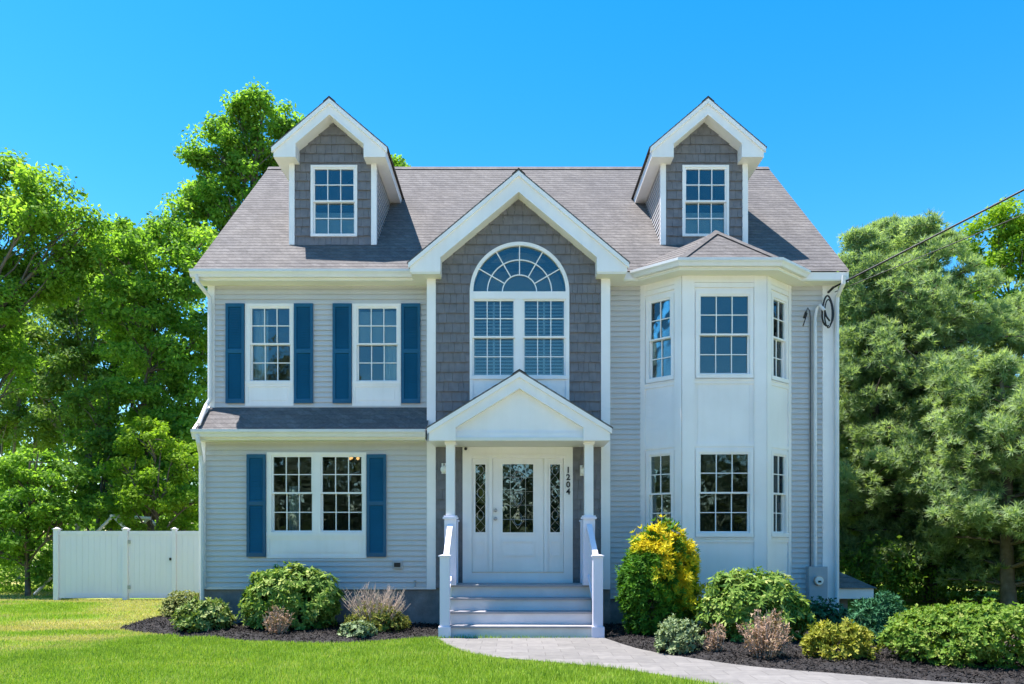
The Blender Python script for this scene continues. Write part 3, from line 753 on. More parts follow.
# -- downspouts ----------------------------------------------------
def spout(path, w=.045, name='downspout'):
    return MB().tube(path, w, 8).build(name, 'gutter', H)
spout([(px0 + .09, -.78, 3.45), (px0 + .11, -.77, 3.33), (XL + .05, -.52, 3.14), (XL + .06, -.49, 3.0), (XL + .06, -.48, .35), (XL + .0, -.62, .2)], .04)
spout([(rx0 + .12, -.38, 6.42), (rx0 + .13, -.36, 6.3), (XL + .05, -.1, 6.1), (XL + .05, -.08, 5.9), (XL + .05, -.08, 4.22), (XL + .0, -.13, 4.10), (px0 + .07, -.66, 3.67)], .038)
spout([(rx1 - .13, -.38, 6.42), (rx1 - .13, -.36, 6.28), (XR - .02, -.1, 6.12), (XR - .02, -.08, 5.95), (XR - .02, -.08, .25)], .04)

# -- two storey bay ------------------------------------------------
BX0, BX1, BP, BW = 2.41, 5.20, .57, .64
bay = holder('bay', H)
bl = math.hypot(BP, BW); ba = math.atan2(BP, BW)
facets = [(T(BX0, 0, 0, -ba), bl), (T(BX0 + BW, -BP), BX1 - BX0 - 2 * BW), (T(BX1 - BW, -BP, 0, ba), bl)]
CW = BX1 - BX0 - 2 * BW
yb_ = -BP
zup = (Z(372.7, yb_), Z(296.3, yb_)); zlo = (Z(531.3, yb_), Z(454.3, yb_))
zb0, zb1 = .52, 6.36
def facet(m, L, glasses_u, glasses_l, cols, e0, e1):
    """one face of the bay: panelled white boards with two window openings; e0,e1 = widths of the edge boards"""
    gq = glasses_u; c0, c1 = gq[0] - .09, gq[1] + .09
    holes = [(c0 + .03, c1 - .03, zup[0] - .07, zup[1] + .06), (c0 + .03, c1 - .03, zlo[0] - .07, zlo[1] + .06)]
    mb = MB(m)
    cz = sorted({zb0, zb1} | {z for h in holes for z in h[2:]})
    for a, b_ in zip(cz, cz[1:]):
        cuts = [(h[0], h[1]) for h in holes if h[2] < (a + b_) / 2 < h[3]]
        for s0, s1 in subtract(0, L, cuts): mb.box(s0, s1, 0, .06, a, b_)
    mb.build('wall_panel', 'trim', bay)
    tb = MB(m)
    tb.box(.0, e0, -.026, -.0005, zb0, zb1); tb.box(L - e1, L, -.026, -.0005, zb0, zb1)
    for a, b_ in ((zb1 - .14, zb1), (zup[1] + .17, zup[1] + .24), (zup[0] - .20, zup[0] - .135), (zlo[1] + .135, zlo[1] + .20), (zlo[0] - .20, zlo[0] - .135), (zb0, zb0 + .12)):
        tb.box(e0, L - e1, -.018, -.0005, a, b_)
    tb.box(e0, L - e1, -.03, -.0005, zup[1] + .155, zup[1] + .17)
    for zz in (zup[0] - .135, zlo[0] - .135): tb.box(e0, L - e1, -.034, -.0005, zz, zz + .018)
    if L > 1.2: [tb.box(e0 + k, e0 + k + .012, -.007, -.0005, zlo[1] + .2, zup[0] - .2) for k in (.06, L - e0 - e1 - .072)]
    tb.build('trim', 'trim', bay)
    for zz in (zup, zlo):
        window(m, c0, c1, zz[0] - .10, zz[1] + .09, [(gq[0], gq[1], zz[0], zz[1])], (zz[0] + zz[1]) / 2, cols)
cs = facets[1]
gc0, gc1 = X(700.5, yb_) - (BX0 + BW), X(748, yb_) - (BX0 + BW)
facet(cs[0], CW, (gc0, gc1), None, 3, .22, .22)
gw = .40
facet(facets[0][0], bl, (bl / 2 - gw / 2 - .01, bl / 2 + gw / 2 - .01), None, 2, .1, .14)
facet(facets[2][0], bl, (bl / 2 - gw / 2 + .01, bl / 2 + gw / 2 + .01), None, 2, .14, .1)
# bay foundation, eave box, gutter and hip roof
def bay_poly(o): # outline of the bay grown by o
    k = o * math.tan(ba / 2)
    return [(BX0 - o * math.sin(ba) - o * .0, 0 + .0), (BX0 + BW - k, -BP - o), (BX1 - BW + k, -BP - o), (BX1 + o * math.sin(ba), 0)]
def bay_ring(o):
    k = o * math.tan(ba / 2); x0 = BX0 - o / math.sin(ba)
    return [(BX0 - o / math.sin(ba), 0), (BX0 + BW - k, -BP - o), (BX1 - BW + k, -BP - o), (BX1 + o / math.sin(ba), 0)]
def clip_front(poly, yc):                        # cut the ring's ends at y = yc
    (x0, y0), (x1, y1), (x2, y2), (x3, y3) = poly; t = (yc - y0) / (y1 - y0)
    return [(x0 + (x1 - x0) * t, yc), (x1, y1), (x2, y2), (x3 + (x2 - x3) * t, yc)]
q = clip_front(bay_ring(-.03), .015); MB().slab(q, -.3, zb0).build('foundation', 'found', bay)
q = bay_ring(.30); MB().slab(q, 6.338, 6.3725).build('soffit', 'soffit', bay)
q2 = clip_front(bay_ring(.30), -.28); mb = MB(); mb.add([(x, y, 6.373) for x, y in q2] + [(x, y, 6.50) for x, y in q2], [(0, 1, 5, 4), (1, 2, 6, 5), (2, 3, 7, 6)]); mb.build('fascia', 'trim', bay)
prof = [(.0, 0), (.07, 0), (.09, .05), (.12, .085), (.12, .13), (.105, .13), (.105, .118), (.0, .118)]
rings = [clip_front(bay_ring(.301 + a), -.335) for a, _ in prof]
mb = MB(); k = len(prof); mb.add([(x, y, 6.39 + prof[i][1]) for i in range(k) for x, y in rings[i]], [(i * 4 + j, ((i + 1) % k) * 4 + j, ((i + 1) % k) * 4 + j + 1, i * 4 + j + 1) for i in range(k) for j in range(3)])
mb.build('gutter', 'gutter', bay)
q = bay_ring(.335); ze_ = 6.525; ax = (BX0 + BX1) / 2; ay, az = .0, 7.36
yfr = -BP - .335
mb = MB()
# front hip, two angled hips and the short ridge running back into the main roof
roof_strip(mb, (q[1][0], q[1][1], ze_), (q[2][0], q[2][1], ze_), (ax, ay, az), (ax, ay, az))
for s_ in (0, 1):
    e_in = q[1] if s_ == 0 else q[2]; sgn = -1 if s_ == 0 else 1
    back = (ax + sgn * (abs(q[0][0] - ax)), 0.05)
    E0, E1 = Vector((back[0], back[1], ze_)), Vector((e_in[0], e_in[1], ze_))
    R = Vector((ax, ay, az)); R2 = Vector((ax, .62, az))
    if s_ == 0: roof_strip(mb, E0, E1, R, R)
    else: roof_strip(mb, E1, E0, R, R)
    if s_ == 0: mb.quad(E0, R, R2)
    else: mb.quad(R, E0, R2)
    n_ = Vector((0, 0, .014))                    # hip cap
    a_, b_ = E1 + n_ * .9, R + n_ * 1.5
    dv = (R - E1).cross(Vector((0, 0, 1))).normalized() * .09
    mb.quad(a_ + dv - n_ * 3, b_ + dv - n_ * 3, b_ + n_, a_ + n_); mb.quad(a_ + n_, b_ + n_, b_ - dv - n_ * 3, a_ - dv - n_ * 3)
mb.build('roof', 'shingle', bay)

# -- porch ---------------------------------------------------------
porch = holder('porch', H)
PX, PZ, PH, PS, PT = X(519.5, -1.35), 4.44, 1.53, .612, .27
gable_trim(porch, PX, -1.35, YC - .03, PZ, PH, PS, PT, 3.285, .45)
gable_roof(porch, PX, -1.385, YC - .02, PZ, PH, PS)
xi = PH - .45
mb = MB(); mb.prism([(PX - xi, 3.34), (PX + xi, 3.34), (PX + xi, PZ - PT - PS * xi + .05), (PX, PZ - PT + .05), (PX - xi, PZ - PT - PS * xi + .05)], -1.26, -1.22)
mb.box(PX - xi, PX + xi, -1.30, -1.2605, 3.34, 3.43)
mb.build('pediment', 'trim', porch)
MB().box(PX - xi + .001, PX + xi - .001, -1.345, YC - .03, 3.285, 3.339).build('soffit', 'soffit', porch)
DK = .825
sx0, sx1 = X(446, -1.12), X(593, -1.12)
posts = ((X(450.6, -1.12), -1), (X(588.6, -1.12), 1))
for xp, d in posts:
    po = holder('post', porch)
    MB().box(xp - .075, xp + .075, -1.195, -1.045, 1.95, 3.285).build('shaft', 'trim', po)
    mb = MB(); mb.box(xp - .1, xp + .1, -1.22, -1.02, DK, 1.96); mb.box(xp - .125, xp + .125, -1.245, -.995, 1.96, 1.995); mb.box(xp - .11, xp + .11, -1.23, -1.01, 1.995, 2.02); mb.build('sleeve', 'vinyl', po)
    mb = MB(); mb.box(xp - .095, xp + .095, -1.215, -1.025, 3.235, 3.284); mb.build('collar', 'trim', po)
# deck and steps: 4 risers
deck = MB(); deck.box(sx0 - .10, sx1 + .08, -1.13, YC - .03, DK - .03, DK); deck.build('deck', 'tread', porch)
st = holder('steps', H)
RZ = DK / 4; TD = .275; stx0, stx1 = X(449.5, -1.6), X(592.5, -1.6)
mb = MB(); mb.box(sx0 - .06, sx1 + .04, -1.10, YC + .1, .0, DK - .031); mb.build('skirt', 'trim', porch)
for i in range(4):
    yf = -1.10 - TD * (3 - i)                     # face of riser i, i = 0 at the walk
    z1 = RZ * (i + 1) - .03
    MB().box(stx0, stx1, yf, yf + TD - .001 if i < 3 else yf + .0005, RZ * i if i else 0.0, z1).build('riser', 'step', st) if i < 3 else MB().box(stx0, stx1, yf - .006, yf - .0005, RZ * i, z1).build('riser', 'step', st)
    if i < 3: MB().box(stx0 - .005, stx1 + .005, yf - .03, yf + TD - .007, z1, z1 + .03).build('tread', 'tread', st)
MB().box(stx0 - .03, stx1 + .03, -1.155, -1.1305, DK - .03, DK).build('tread', 'tread', st)
# newels and rails
yn = -1.10 - TD * 3 + .02
for xn, d, xp in ((X(445, yn), -1, posts[0][0]), (X(597.6, yn), 1, posts[1][0])):
    nw = holder('newel_post', st)
    mb = MB(); mb.box(xn - .078, xn + .078, yn - .078, yn + .078, 0, 1.33); mb.build('shaft', 'vinyl', nw)
    mb = MB(); mb.box(xn - .098, xn + .098, yn - .098, yn + .098, 1.33, 1.352)
    mb.add([(xn - .1, yn - .1, 1.352), (xn + .1, yn - .1, 1.352), (xn + .1, yn + .1, 1.352), (xn - .1, yn + .1, 1.352), (xn, yn, 1.372)], [(0, 1, 4), (1, 2, 4), (2, 3, 4), (3, 0, 4)]); mb.build('cap', 'vinyl', nw)
    mb = MB(); mb.box(xn - .1, xn + .1, yn - .1, yn + .1, .0, .2); mb.build('base_collar', 'vinyl', nw)
    def bar(mb, z0, z1, hw, hh):
        a, b_ = Vector((xn, yn + .079, z0)), Vector((xp, -1.221, z1))
        mb.add([(p.x + sx * hw, p.y, p.z + sz * hh) for p in (a, b_) for sx, sz in ((-1, -1), (1, -1), (1, 1), (-1, 1))], [(0, 1, 2, 3), (7, 6, 5, 4), (0, 4, 5, 1), (1, 5, 6, 2), (2, 6, 7, 3), (3, 7, 4, 0)])
    mb = MB(); bar(mb, 1.22, 1.84, .045, .035); bar(mb, .40, .98, .03, .03); mb.build('handrail', 'vinyl', st)
    mb = MB()
    for k in range(1, 5):
        t = k / 5; x = xn + (xp - xn) * t; y = yn + .079 + (-1.221 - yn - .086) * t
        mb.box(x - .018, x + .018, y - .018, y + .018, .40 + .58 * t + .02, 1.22 + .62 * t - .03)
    mb.build('balusters', 'vinyl', st)
    mb = MB(); mb.box(xp - .04, xp + .04, -1.02, YC - .151, 1.80, 1.87); mb.build('side_rail', 'vinyl', porch); mb = MB(); mb.box(xp - .03, xp + .03, -1.02, YC - .151, .93, .98); mb.build('side_rail', 'vinyl', porch)
    mb = MB(); mb.box(xp - .085, xp + .085, YC - .15, YC - .026, DK, 1.93); mb.box(xp - .105, xp + .105, YC - .17, YC - .026, 1.93, 1.96); mb.build('wall_newel', 'vinyl', porch)
    mb = MB()
    for k in range(1, 5):
        y = -1.02 + (YC - .03 + 1.02) * k / 5; mb.box(xp - .018, xp + .018, y - .018, y + .018, .98, 1.80)
    mb.build('balusters', 'vinyl', porch)

# -- front door and sidelights -------------------------------------
m = T(0, YC)
def dx(u): return X(u, YC)
def dz(v): return Z(v, YC)
DR = holder('front_door', H)
fr = MB(m); zt_ = 3.284
lf0, lf1, zl0, zl1 = dx(492.8), dx(543.8), dz(572), dz(458.5)
s10, s11, s20, s21 = dx(472.2), dx(489), dx(547.4), dx(563.4)
fr.box(dx(462.7), s10 - .004, -.04, .06, DK + .0, zt_); fr.box(s21 + .004, dx(572.6), -.04, .06, DK, zt_)
fr.box(s10 - .004, s21 + .004, -.039, .06, zl1, zt_)
fr.box(s11, lf0 - .004, -.034, .06, zl0, zl1); fr.box(lf1 + .004, s20, -.034, .06, zl0, zl1)
fr.box(s10 - .004, s21 + .004, -.05, .06, DK, zl0 - .012)
fr.box(dx(462.7) + .12, dx(572.6) - .12, -.052, -.0395, zl1 + .05, zl1 + .075)
fr.build('frame', 'trim', DR)
MB(m).box(s10, s21, -.06, .04, zl0 - .0115, zl0 - .001).build('threshold', 'chrome', DR)
def door_panel(parent, x0, x1, gq, pz, name):
    mb = MB(m)
    for a, b_, c0, c1 in ((x0, gq[0], zl0, zl1), (gq[1], x1, zl0, zl1), (gq[0], gq[1], gq[3], zl1), (gq[0], gq[1], zl0, gq[2])): mb.box(a, b_, .0, .045, c0, c1)
    w = .028
    mb.box(gq[0] - w, gq[0], -.016, -.0005, gq[2] - w, gq[3] + w); mb.box(gq[1], gq[1] + w, -.016, -.0005, gq[2] - w, gq[3] + w)
    mb.box(gq[0], gq[1], -.0155, -.0005, gq[3], gq[3] + w); mb.box(gq[0], gq[1], -.0155, -.0005, gq[2] - w, gq[2])
    a, b_ = pz[:2]                               # raised panel below the glass
    e = .028
    x0_, x1_ = pz[2], pz[3]
    mb.box(x0_, x0_ + e, -.02, -.0005, a, b_); mb.box(x1_ - e, x1_, -.02, -.0005, a, b_); mb.box(x0_ + e, x1_ - e, -.0195, -.0005, b_ - e, b_); mb.box(x0_ + e, x1_ - e, -.0195, -.0005, a, a + e)
    mb.build(name, 'trim', parent)
    MB(m).box(gq[0] - .002, gq[1] + .002, .015, .021, gq[2] - .002, gq[3] + .002).build('pane', 'doorglass', parent)
gq = px(502.6, 533.2, 464.2, 532.4, YC)
door_panel(DR, lf0, lf1, gq, (dz(556), dz(540.5), gq[0] - .02, gq[1] + .02), 'leaf')
mb = MB(m)                                       # came pattern of the leaded glass
def came(path, r=.004): mb.tube([(x, .012, z) for x, z in path], r, 5, False)
cx, cz = (gq[0] + gq[1]) / 2, (gq[2] + gq[3]) / 2; hw, hh = (gq[1] - gq[0]) / 2, (gq[3] - gq[2]) / 2
for i in (-.5, .5): came([(cx + hw * i, gq[2]), (cx + hw * i, gq[3])])
for i in (-.62, -.2, .2, .62): came([(gq[0], cz + hh * i), (gq[1], cz + hh * i)])
for k in (-.62, 0, .62):
    came([(cx, cz + hh * k - .17), (cx + .12, cz + hh * k), (cx, cz + hh * k + .17), (cx - .12, cz + hh * k), (cx, cz + hh * k - .17)])
    came([(cx + .07 * math.cos(t), cz + hh * k + .1 * math.sin(t)) for t in np.linspace(0, 6.2832, 17)])
mb.build('lead_came', 'chrome', DR)
hd = MB(m)
for v in (510.3, 518.8): hd.sphere((dx(495.6), -.055, dz(v)), .034, 14, 10); hd.tube([(dx(495.6), -.03, dz(v)), (dx(495.6), 0, dz(v))], .02, 10)
hd.build('handle', 'chrome', DR, smooth=True)
for (x0, x1, ga, gb) in ((s10, s11, 475.4, 485.4), (s20, s21, 550.2, 560)):
    S = holder('sidelight', H); gs = px(ga, gb, 464.4, 532.2, YC)
    door_panel(S, x0, x1, gs, (dz(556), dz(540.5), gs[0] - .01, gs[1] + .01), 'leaf')
    mb = MB(m); cx = (gs[0] + gs[1]) / 2
    for k in range(6):
        z = gs[2] + (gs[3] - gs[2]) * (k + .5) / 6; h_ = (gs[3] - gs[2]) / 12; w_ = (gs[1] - gs[0]) / 2
        came([(cx, z - h_), (cx + w_, z), (cx, z + h_), (cx - w_, z), (cx, z - h_)], .0045)
        if k % 2: came([(cx + .055 * math.cos(t), z + .085 * math.sin(t)) for t in np.linspace(0, 6.2832, 15)], .0045)
    mb.build('lead_came', 'chrome', S)
# house number
HN = holder('house_number', H)
for ch, v in zip('1204', (470.5, 477.7, 485, 492)):
    cu = bpy.data.curves.new('digit', 'FONT'); cu.body = ch; cu.size = .148; cu.align_x = 'CENTER'; cu.align_y = 'CENTER'; cu.extrude = .006; cu.offset = .004
    o = bpy.data.objects.new('digit', cu); COL.objects.link(o)
    o.location = (dx(568), YC - .05, dz(v)); o.rotation_euler = (math.pi / 2, 0, 0)
    bpy.context.view_layer.update()
    me = bpy.data.meshes.new_from_object(o.evaluated_get(bpy.context.evaluated_depsgraph_get())); me.name = 'digit'
    bpy.data.objects.remove(o)
    o = bpy.data.objects.new('digit', me); COL.objects.link(o); me.materials.clear(); me.materials.append(M['black'])
    o.location = (dx(568), YC - .05, dz(v)); o.rotation_euler = (math.pi / 2, 0, 0)
    o.parent = HN; o.matrix_parent_inverse = world_of(HN).inverted()
# wall lamps, camera, outlet box, tap, meter
M['lampglass'] = plain('frosted_lamp_glass', (.8, .78, .72), .3, .03, 5, streak=False)
for u, v in ((444.5, 469), (582.6, 471)):
    L_ = holder('wall_lamp', H); x, z = dx(u), dz(v)
    MB().box(x - .05, x + .05, YC - .045, YC - .02, z - .09, z + .1).build('back_plate', 'trim', L_)
    MB().tube([(x, YC - .045, z + .06), (x, YC - .11, z + .08), (x, YC - .14, z + .05)], .014, 8).build('arm', 'chrome', L_)
    MB().sphere((x, YC - .14, z - .02), .06, 14, 10, 1.2).build('globe', 'lampglass', L_, smooth=True)
sc_ = MB(m); sc_.tube([(dx(466), -.04, dz(449)), (dx(466), -.12, dz(449.5))], .028, 10); sc_.build('security_camera', 'black', H)
mb = MB(m); a = px(393, 402.5, 561, 568.5, YC); mb.box(a[0], a[1], -.06, -.0, a[2], a[3]); mb.build('outlet_box', 'steel', H)
mb = MB(m); mb.box(a[0] + .03, a[1] - .03, -.072, -.0605, a[2] + .03, a[3] - .03); mb.build('outlet_cover', 'dark', H)
mb = MB(m); mb.tube([(dx(415.5), 0, dz(583)), (dx(415.5), -.08, dz(583)), (dx(415.5), -.1, dz(586))], .014, 8); mb.sphere((dx(415.5), -.06, dz(580.5)), .03, 8, 6, .4); mb.build('water_tap', 'steel', H)
EM = holder('electric_meter', H)
a = px(807.5, 826, 566.5, 608, -.1)
MB().box(a[0], a[1], -.17, -.015, a[2], a[3]).build('cabinet', 'steel', EM)
MB().box(a[0] + .02, a[1] - .02, -.178, -.1705, a[2] + .03, a[2] + .36).build('door', 'steel', EM)
xm, zm = X(818.5, -.18), Z(580.5, -.18)
mb = MB(); mb.tube([(xm, -.17, zm), (xm, -.215, zm)], .088, 22); mb.build('collar', 'chrome', EM)
mb = MB(); mb.tube([(xm, -.216, zm), (xm, -.235, zm)], .074, 22); mb.build('dial', 'lampglass', EM)
mb = MB(); mb.box(xm - .03, xm + .03, -.239, -.2355, zm - .035, zm + .0); mb.build('register', 'dark', EM)
MB().box(a[0] + .05, a[1] - .05, -.13, -.02, a[2] - .14, a[2]).build('conduit_entry', 'dark', EM)
xc_ = X(815.5, -.1)
mb = MB(); mb.tube([(xc_, -.09, a[3] - .01), (xc_, -.09, Z(318, -.1)), (xc_ + .02, -.11, Z(309, -.1)), (xc_ + .06, -.15, Z(306, -.1)), (xc_ + .13, -.2, Z(312, -.1))], .03, 12); mb.build('conduit', 'gutter', H)
xd_ = X(811.5, -.1)
mb = MB(); mb.tube([(xd_ - .02, -.06, a[3] - .5), (xd_, -.05, a[3] + .1), (xd_, -.05, Z(317, -.1)), (xd_ - .02, -.06, Z(310, -.1)), (xd_ - .07, -.1, Z(308, -.1)), (xd_ - .12, -.14, Z(313, -.1))], .012, 8); mb.build('cable', 'greycable', H)
mb = MB(); cxl, czl = X(827.5, -.15), Z(311, -.15)
mb.tube([(cxl + .10 * math.cos(t), -.16 + .03 * math.sin(2 * t), czl + .28 * math.sin(t)) for t in np.linspace(-1.2, 4.9, 26)], .016, 6)
mb.tube([(cxl + .07 * math.cos(t), -.19, czl - .06 + .26 * math.sin(t)) for t in np.linspace(-1.9, 4.3, 24)], .013, 6)
mb.tube([(xc_ + .13, -.2, Z(312, -.1)), (cxl - .05, -.22, czl - .12), (cxl + .02, -.2, czl - .2)], .016, 6)
mb.tube([(xd_ - .12, -.14, Z(313, -.1)), (xd_ - .17, -.18, Z(319, -.1))], .022, 6); mb.tube([(X(803, -.2), -.2, Z(326, -.2)), (xd_ - .1, -.15, Z(314, -.1))], .01, 6)
mb.tube([(X(830, -.1), -.03, Z(291, -.1)), (X(830, -.1), -.25, Z(290, -.1))], .025, 6)
mb.build('wire_loop', 'dark', H, smooth=True)
# bulkhead cover at the right side of the house
bk = holder('bulkhead', H)
x1_, zt2 = 7.02, .48
mb = MB(); mb.box(XR + .01, x1_, .55, 2.6, .46, .66); mb.build('fascia', 'trim', bk)
mb = MB(); roof_strip(mb, (XR, .5, .665), (x1_ + .05, .5, .665), (XR + .35, 1.5, 1.10), (XR, 1.5, 1.10)); roof_strip(mb, (x1_ + .05, .5, .665), (x1_ + .05, 2.65, .665), (XR + .35, 1.5001, 1.10), (XR + .35, 1.5, 1.10))
mb.quad((x1_ + .05, 2.65, .665), (XR, 2.65, .665), (XR, 1.5, 1.1), (XR + .35, 1.5, 1.1)); mb.build('roof', 'shingle', bk)
mb = MB(); mb.box(XR + .0, x1_ - .35, .9, 2.4, -.2, .46); mb.build('base', 'found', bk)
# chandelier seen through the lower left window
cxx = X(353, 1.4)
ch = empty('chandelier', (cxx, 1.4, 3.42), 'small glowing orange pendant lamp seen through the ground floor double window', 'lamp')
MB().tube([(cxx, 1.4, 3.42), (cxx, 1.4, 3.30)], .012, 6).build('rod', 'chrome', ch)
for k in range(3):
    t = k * 2.09 + .4; x, y = cxx + .10 * math.cos(t), 1.4 + .10 * math.sin(t)
    MB().tube([(cxx, 1.4, 3.31), ((x + cxx) / 2, (y + 1.4) / 2, 3.24), (x, y, 3.25)], .01, 6).build('arm', 'chrome', ch)
    MB().sphere((x, y, 3.28), .034, 10, 8).build('bulb', 'glow', ch, smooth=True)
# ------------------------------------------------------------------ white vinyl fence
yfn = 6.0
fx = [X(57, yfn), X(126, yfn), X(174.5, yfn)]; fend = XL - .03
fn = empty('fence', ((fx[0] + fend) / 2, yfn, 0), 'white vinyl privacy fence with a gate running from the left corner of the house', 'fence')
zt_ = 1.84
for i, x in enumerate(fx):
    p = holder('post', fn)
    w = .065 if i < 2 else .055
    MB().box(x - w, x + w, yfn - w, yfn + w, -.1, zt_ + .04).build('shaft', 'vinyl', p)
    mb = MB(); mb.box(x - w - .02, x + w + .02, yfn - w - .02, yfn + w + .02, zt_ + .04, zt_ + .062)
    mb.add([(x - w, yfn - w, zt_ + .062), (x + w, yfn - w, zt_ + .062), (x + w, yfn + w, zt_ + .062), (x - w, yfn + w, zt_ + .062), (x, yfn, zt_ + .1)], [(0, 1, 4), (1, 2, 4), (2, 3, 4), (3, 0, 4)]); mb.build('cap', 'vinyl', p)
for i, (a, b_) in enumerate(((fx[0] + .066, fx[1] - .066), (fx[1] + .085, fx[2] - .075), (fx[2] + .056, fend))):
    mb = MB(); n = max(2, round((b_ - a) / .15)); w = (b_ - a) / n
    for k in range(n): mb.box(a + k * w + .002, a + (k + 1) * w - .002, yfn - .012, yfn + .012, .14, zt_ - .09)
    mb.box(a, b_, yfn - .006, yfn + .006, .1, zt_ - .05)
    mb.box(a, b_, yfn - .028, yfn + .028, .06, .16); mb.box(a, b_, yfn - .028, yfn + .028, zt_ - .1, zt_)
    if i == 1:
        gt = mb.build('gate', 'vinyl', fn)
        MB().box(b_ - .04, b_ + .02, yfn - .06, yfn - .029, 1.06, 1.13).build('latch', 'dark', gt)
        mb = MB(); [mb.box(a - .03, a + .05, yfn - .045, yfn - .029, z, z + .1) for z in (.3, 1.5)]; mb.build('hinge', 'steel', gt)
    else: mb.build('panel', 'vinyl', fn)

# ------------------------------------------------------------------ trees
def limb(mb, p0, p1, r0, r1, bend=.12, seg=6, n=5):
    p0, p1 = Vector(p0), Vector(p1); d = p1 - p0; L = d.length
    o = Vector((rnd.uniform(-1, 1), rnd.uniform(-1, 1), rnd.uniform(.2, 1))) * L * bend
    o2 = Vector((rnd.uniform(-1, 1), rnd.uniform(-1, 1), rnd.uniform(-.5, .5))) * L * bend * .4
    pts = [p0 + d * t + o * math.sin(math.pi * t) + o2 * math.sin(2 * math.pi * t) for t in [i / n for i in range(n + 1)]]
    mb.tube(pts, [r0 + (r1 - r0) * i / n for i in range(n + 1)], seg, False); return pts
def tree(name, label, base, h, blobs, leafmat, group, nclump=40, per=90, cr=.55, leaf=(.2, .11), r=.16, barkm='bark', trunk_top=None, shape=DIAMOND, drop=0., twigs=True, flat=.6, cat='tree', open_=0.0):
    """blobs: (cx,cy,cz,rx,ry,rz) boughs of the crown; every bough gets a limb and leafy clumps spread through its volume"""
    root = empty(name, (base[0], base[1], 0), label, cat, group)
    tr = MB(); top = Vector(trunk_top or (base[0] + rnd.uniform(-.4, .4), base[1], h * .86))
    tp = limb(tr, (base[0], base[1], -.1), top, r, r * .18, .03, 8, 10)
    Cs, Os, Ls, Ts = [], [], [], []
    for (bx, by, bz, ax_, ay_, az_) in blobs:
        k = min(len(tp) - 2, max(2, int((bz - az_ * .9) / h * 10 - 1)))
        lp = limb(tr, tp[k], (bx, by, bz), r * .5 * (1 - k / 14), .025, .1, 6, 6)
        vol = ax_ * ay_ * az_
        n = max(6, int(nclump * (vol ** .5)))
        u = nrm(rng.normal(0, 1, (n, 3))); rad = rng.uniform(.25, 1, n) ** .45
        P = np.array((bx, by, bz)) + u * rad[:, None] * np.array((ax_, ay_, az_))
        P += rng.normal(0, .12, P.shape)
        if twigs:
            for q in P[:max(6, n // 3)]: limb(tr, rnd.choice(lp[2:]), Vector(q), .03, .009, .12, 4, 3)
        tone = rng.normal(0, .13, n)
        for p_, uu, tn in zip(P, u, tone):
            m_ = int(per * rng.uniform(.5, 1.4)); c_r = cr * rng.uniform(.6, 1.25)
            q = rng.normal(0, 1, (m_, 3)); q = nrm(q) * (rng.uniform(.15, 1, m_) ** .6)[:, None] * np.array((1, 1, flat)) * c_r
            Cs.append(p_ + q); Os.append(nrm(q) * .7 + uu * .5); Ts.append(np.full(m_, .45 + tn) + rng.normal(0, .14, m_))
    tr.build('trunk', barkm, root, smooth=True)
    C = np.concatenate(Cs); O = np.concatenate(Os)
    V = scatter_leaves(C, O, np.full(len(C), leaf[0]), np.full(len(C), leaf[1]), shape)
    arrays_mesh('crown', V, len(shape), leafmat, root, np.concatenate(Ts))
    return root
def blob_column(x, y, z0, z1, rx, n, wob=.5, taper=.6, ry=None):
    out = []
    for i in range(n):
        t = (i + .5) / n; z = z0 + (z1 - z0) * t
        w = rx * (math.sin(math.pi * (.18 + .74 * t)) ** taper)
        for s_ in range(2 if rx > 1 else 1):
            a = rnd.uniform(0, 6.28) if s_ == 0 else a + 2.6 + rnd.uniform(-.5, .5)
            out.append((x + math.cos(a) * w * wob, y + math.sin(a) * w * wob, z + rnd.uniform(-.3, .3), w * rnd.uniform(.5, .75), (ry or w) * rnd.uniform(.5, .75), (z1 - z0) / n * rnd.uniform(.55, .9)))
    return out
TG = 'trees beyond the white fence'
def U(u, v, y): return (X(u, y), y, Z(v, y))
def bl(lst, y):
    """boughs measured in the photo: (u, v, half width px, half height px, dy)"""
    out = []
    for (u, v, ru, rv, dy) in lst:
        d = (D + y) / F; out.append((X(u, y), y + dy, Z(v, y), ru * d, max(ru, rv) * d * .9, rv * d))
    return out
# big spreading oak at the far left
tree('oak_tree', 'tall spreading oak with open crown and long bare limbs at the far left', (X(-28, 10), 10), 13.0,
     bl([(-20, 190, 40, 26, 0), (20, 200, 34, 22, 1), (58, 200, 30, 18, -.6), (85, 222, 16, 12, 0), (40, 230, 34, 20, -1), (5, 250, 30, 24, .5), (62, 240, 22, 12, .8), (-40, 250, 40, 30, 0), (10, 300, 26, 22, -.5), (-30, 320, 40, 30, .5), (15, 168, 22, 14, 0), (-10, 360, 30, 24, 1), (30, 275, 30, 22, .8), (55, 275, 26, 20, .2), (-5, 290, 30, 26, .4), (75, 245, 20, 14, .6)], 10),
     'oak_leaves', TG, 26, 95, .5, (.155, .088), .26, trunk_top=(X(-12, 10), 10, Z(230, 10)))
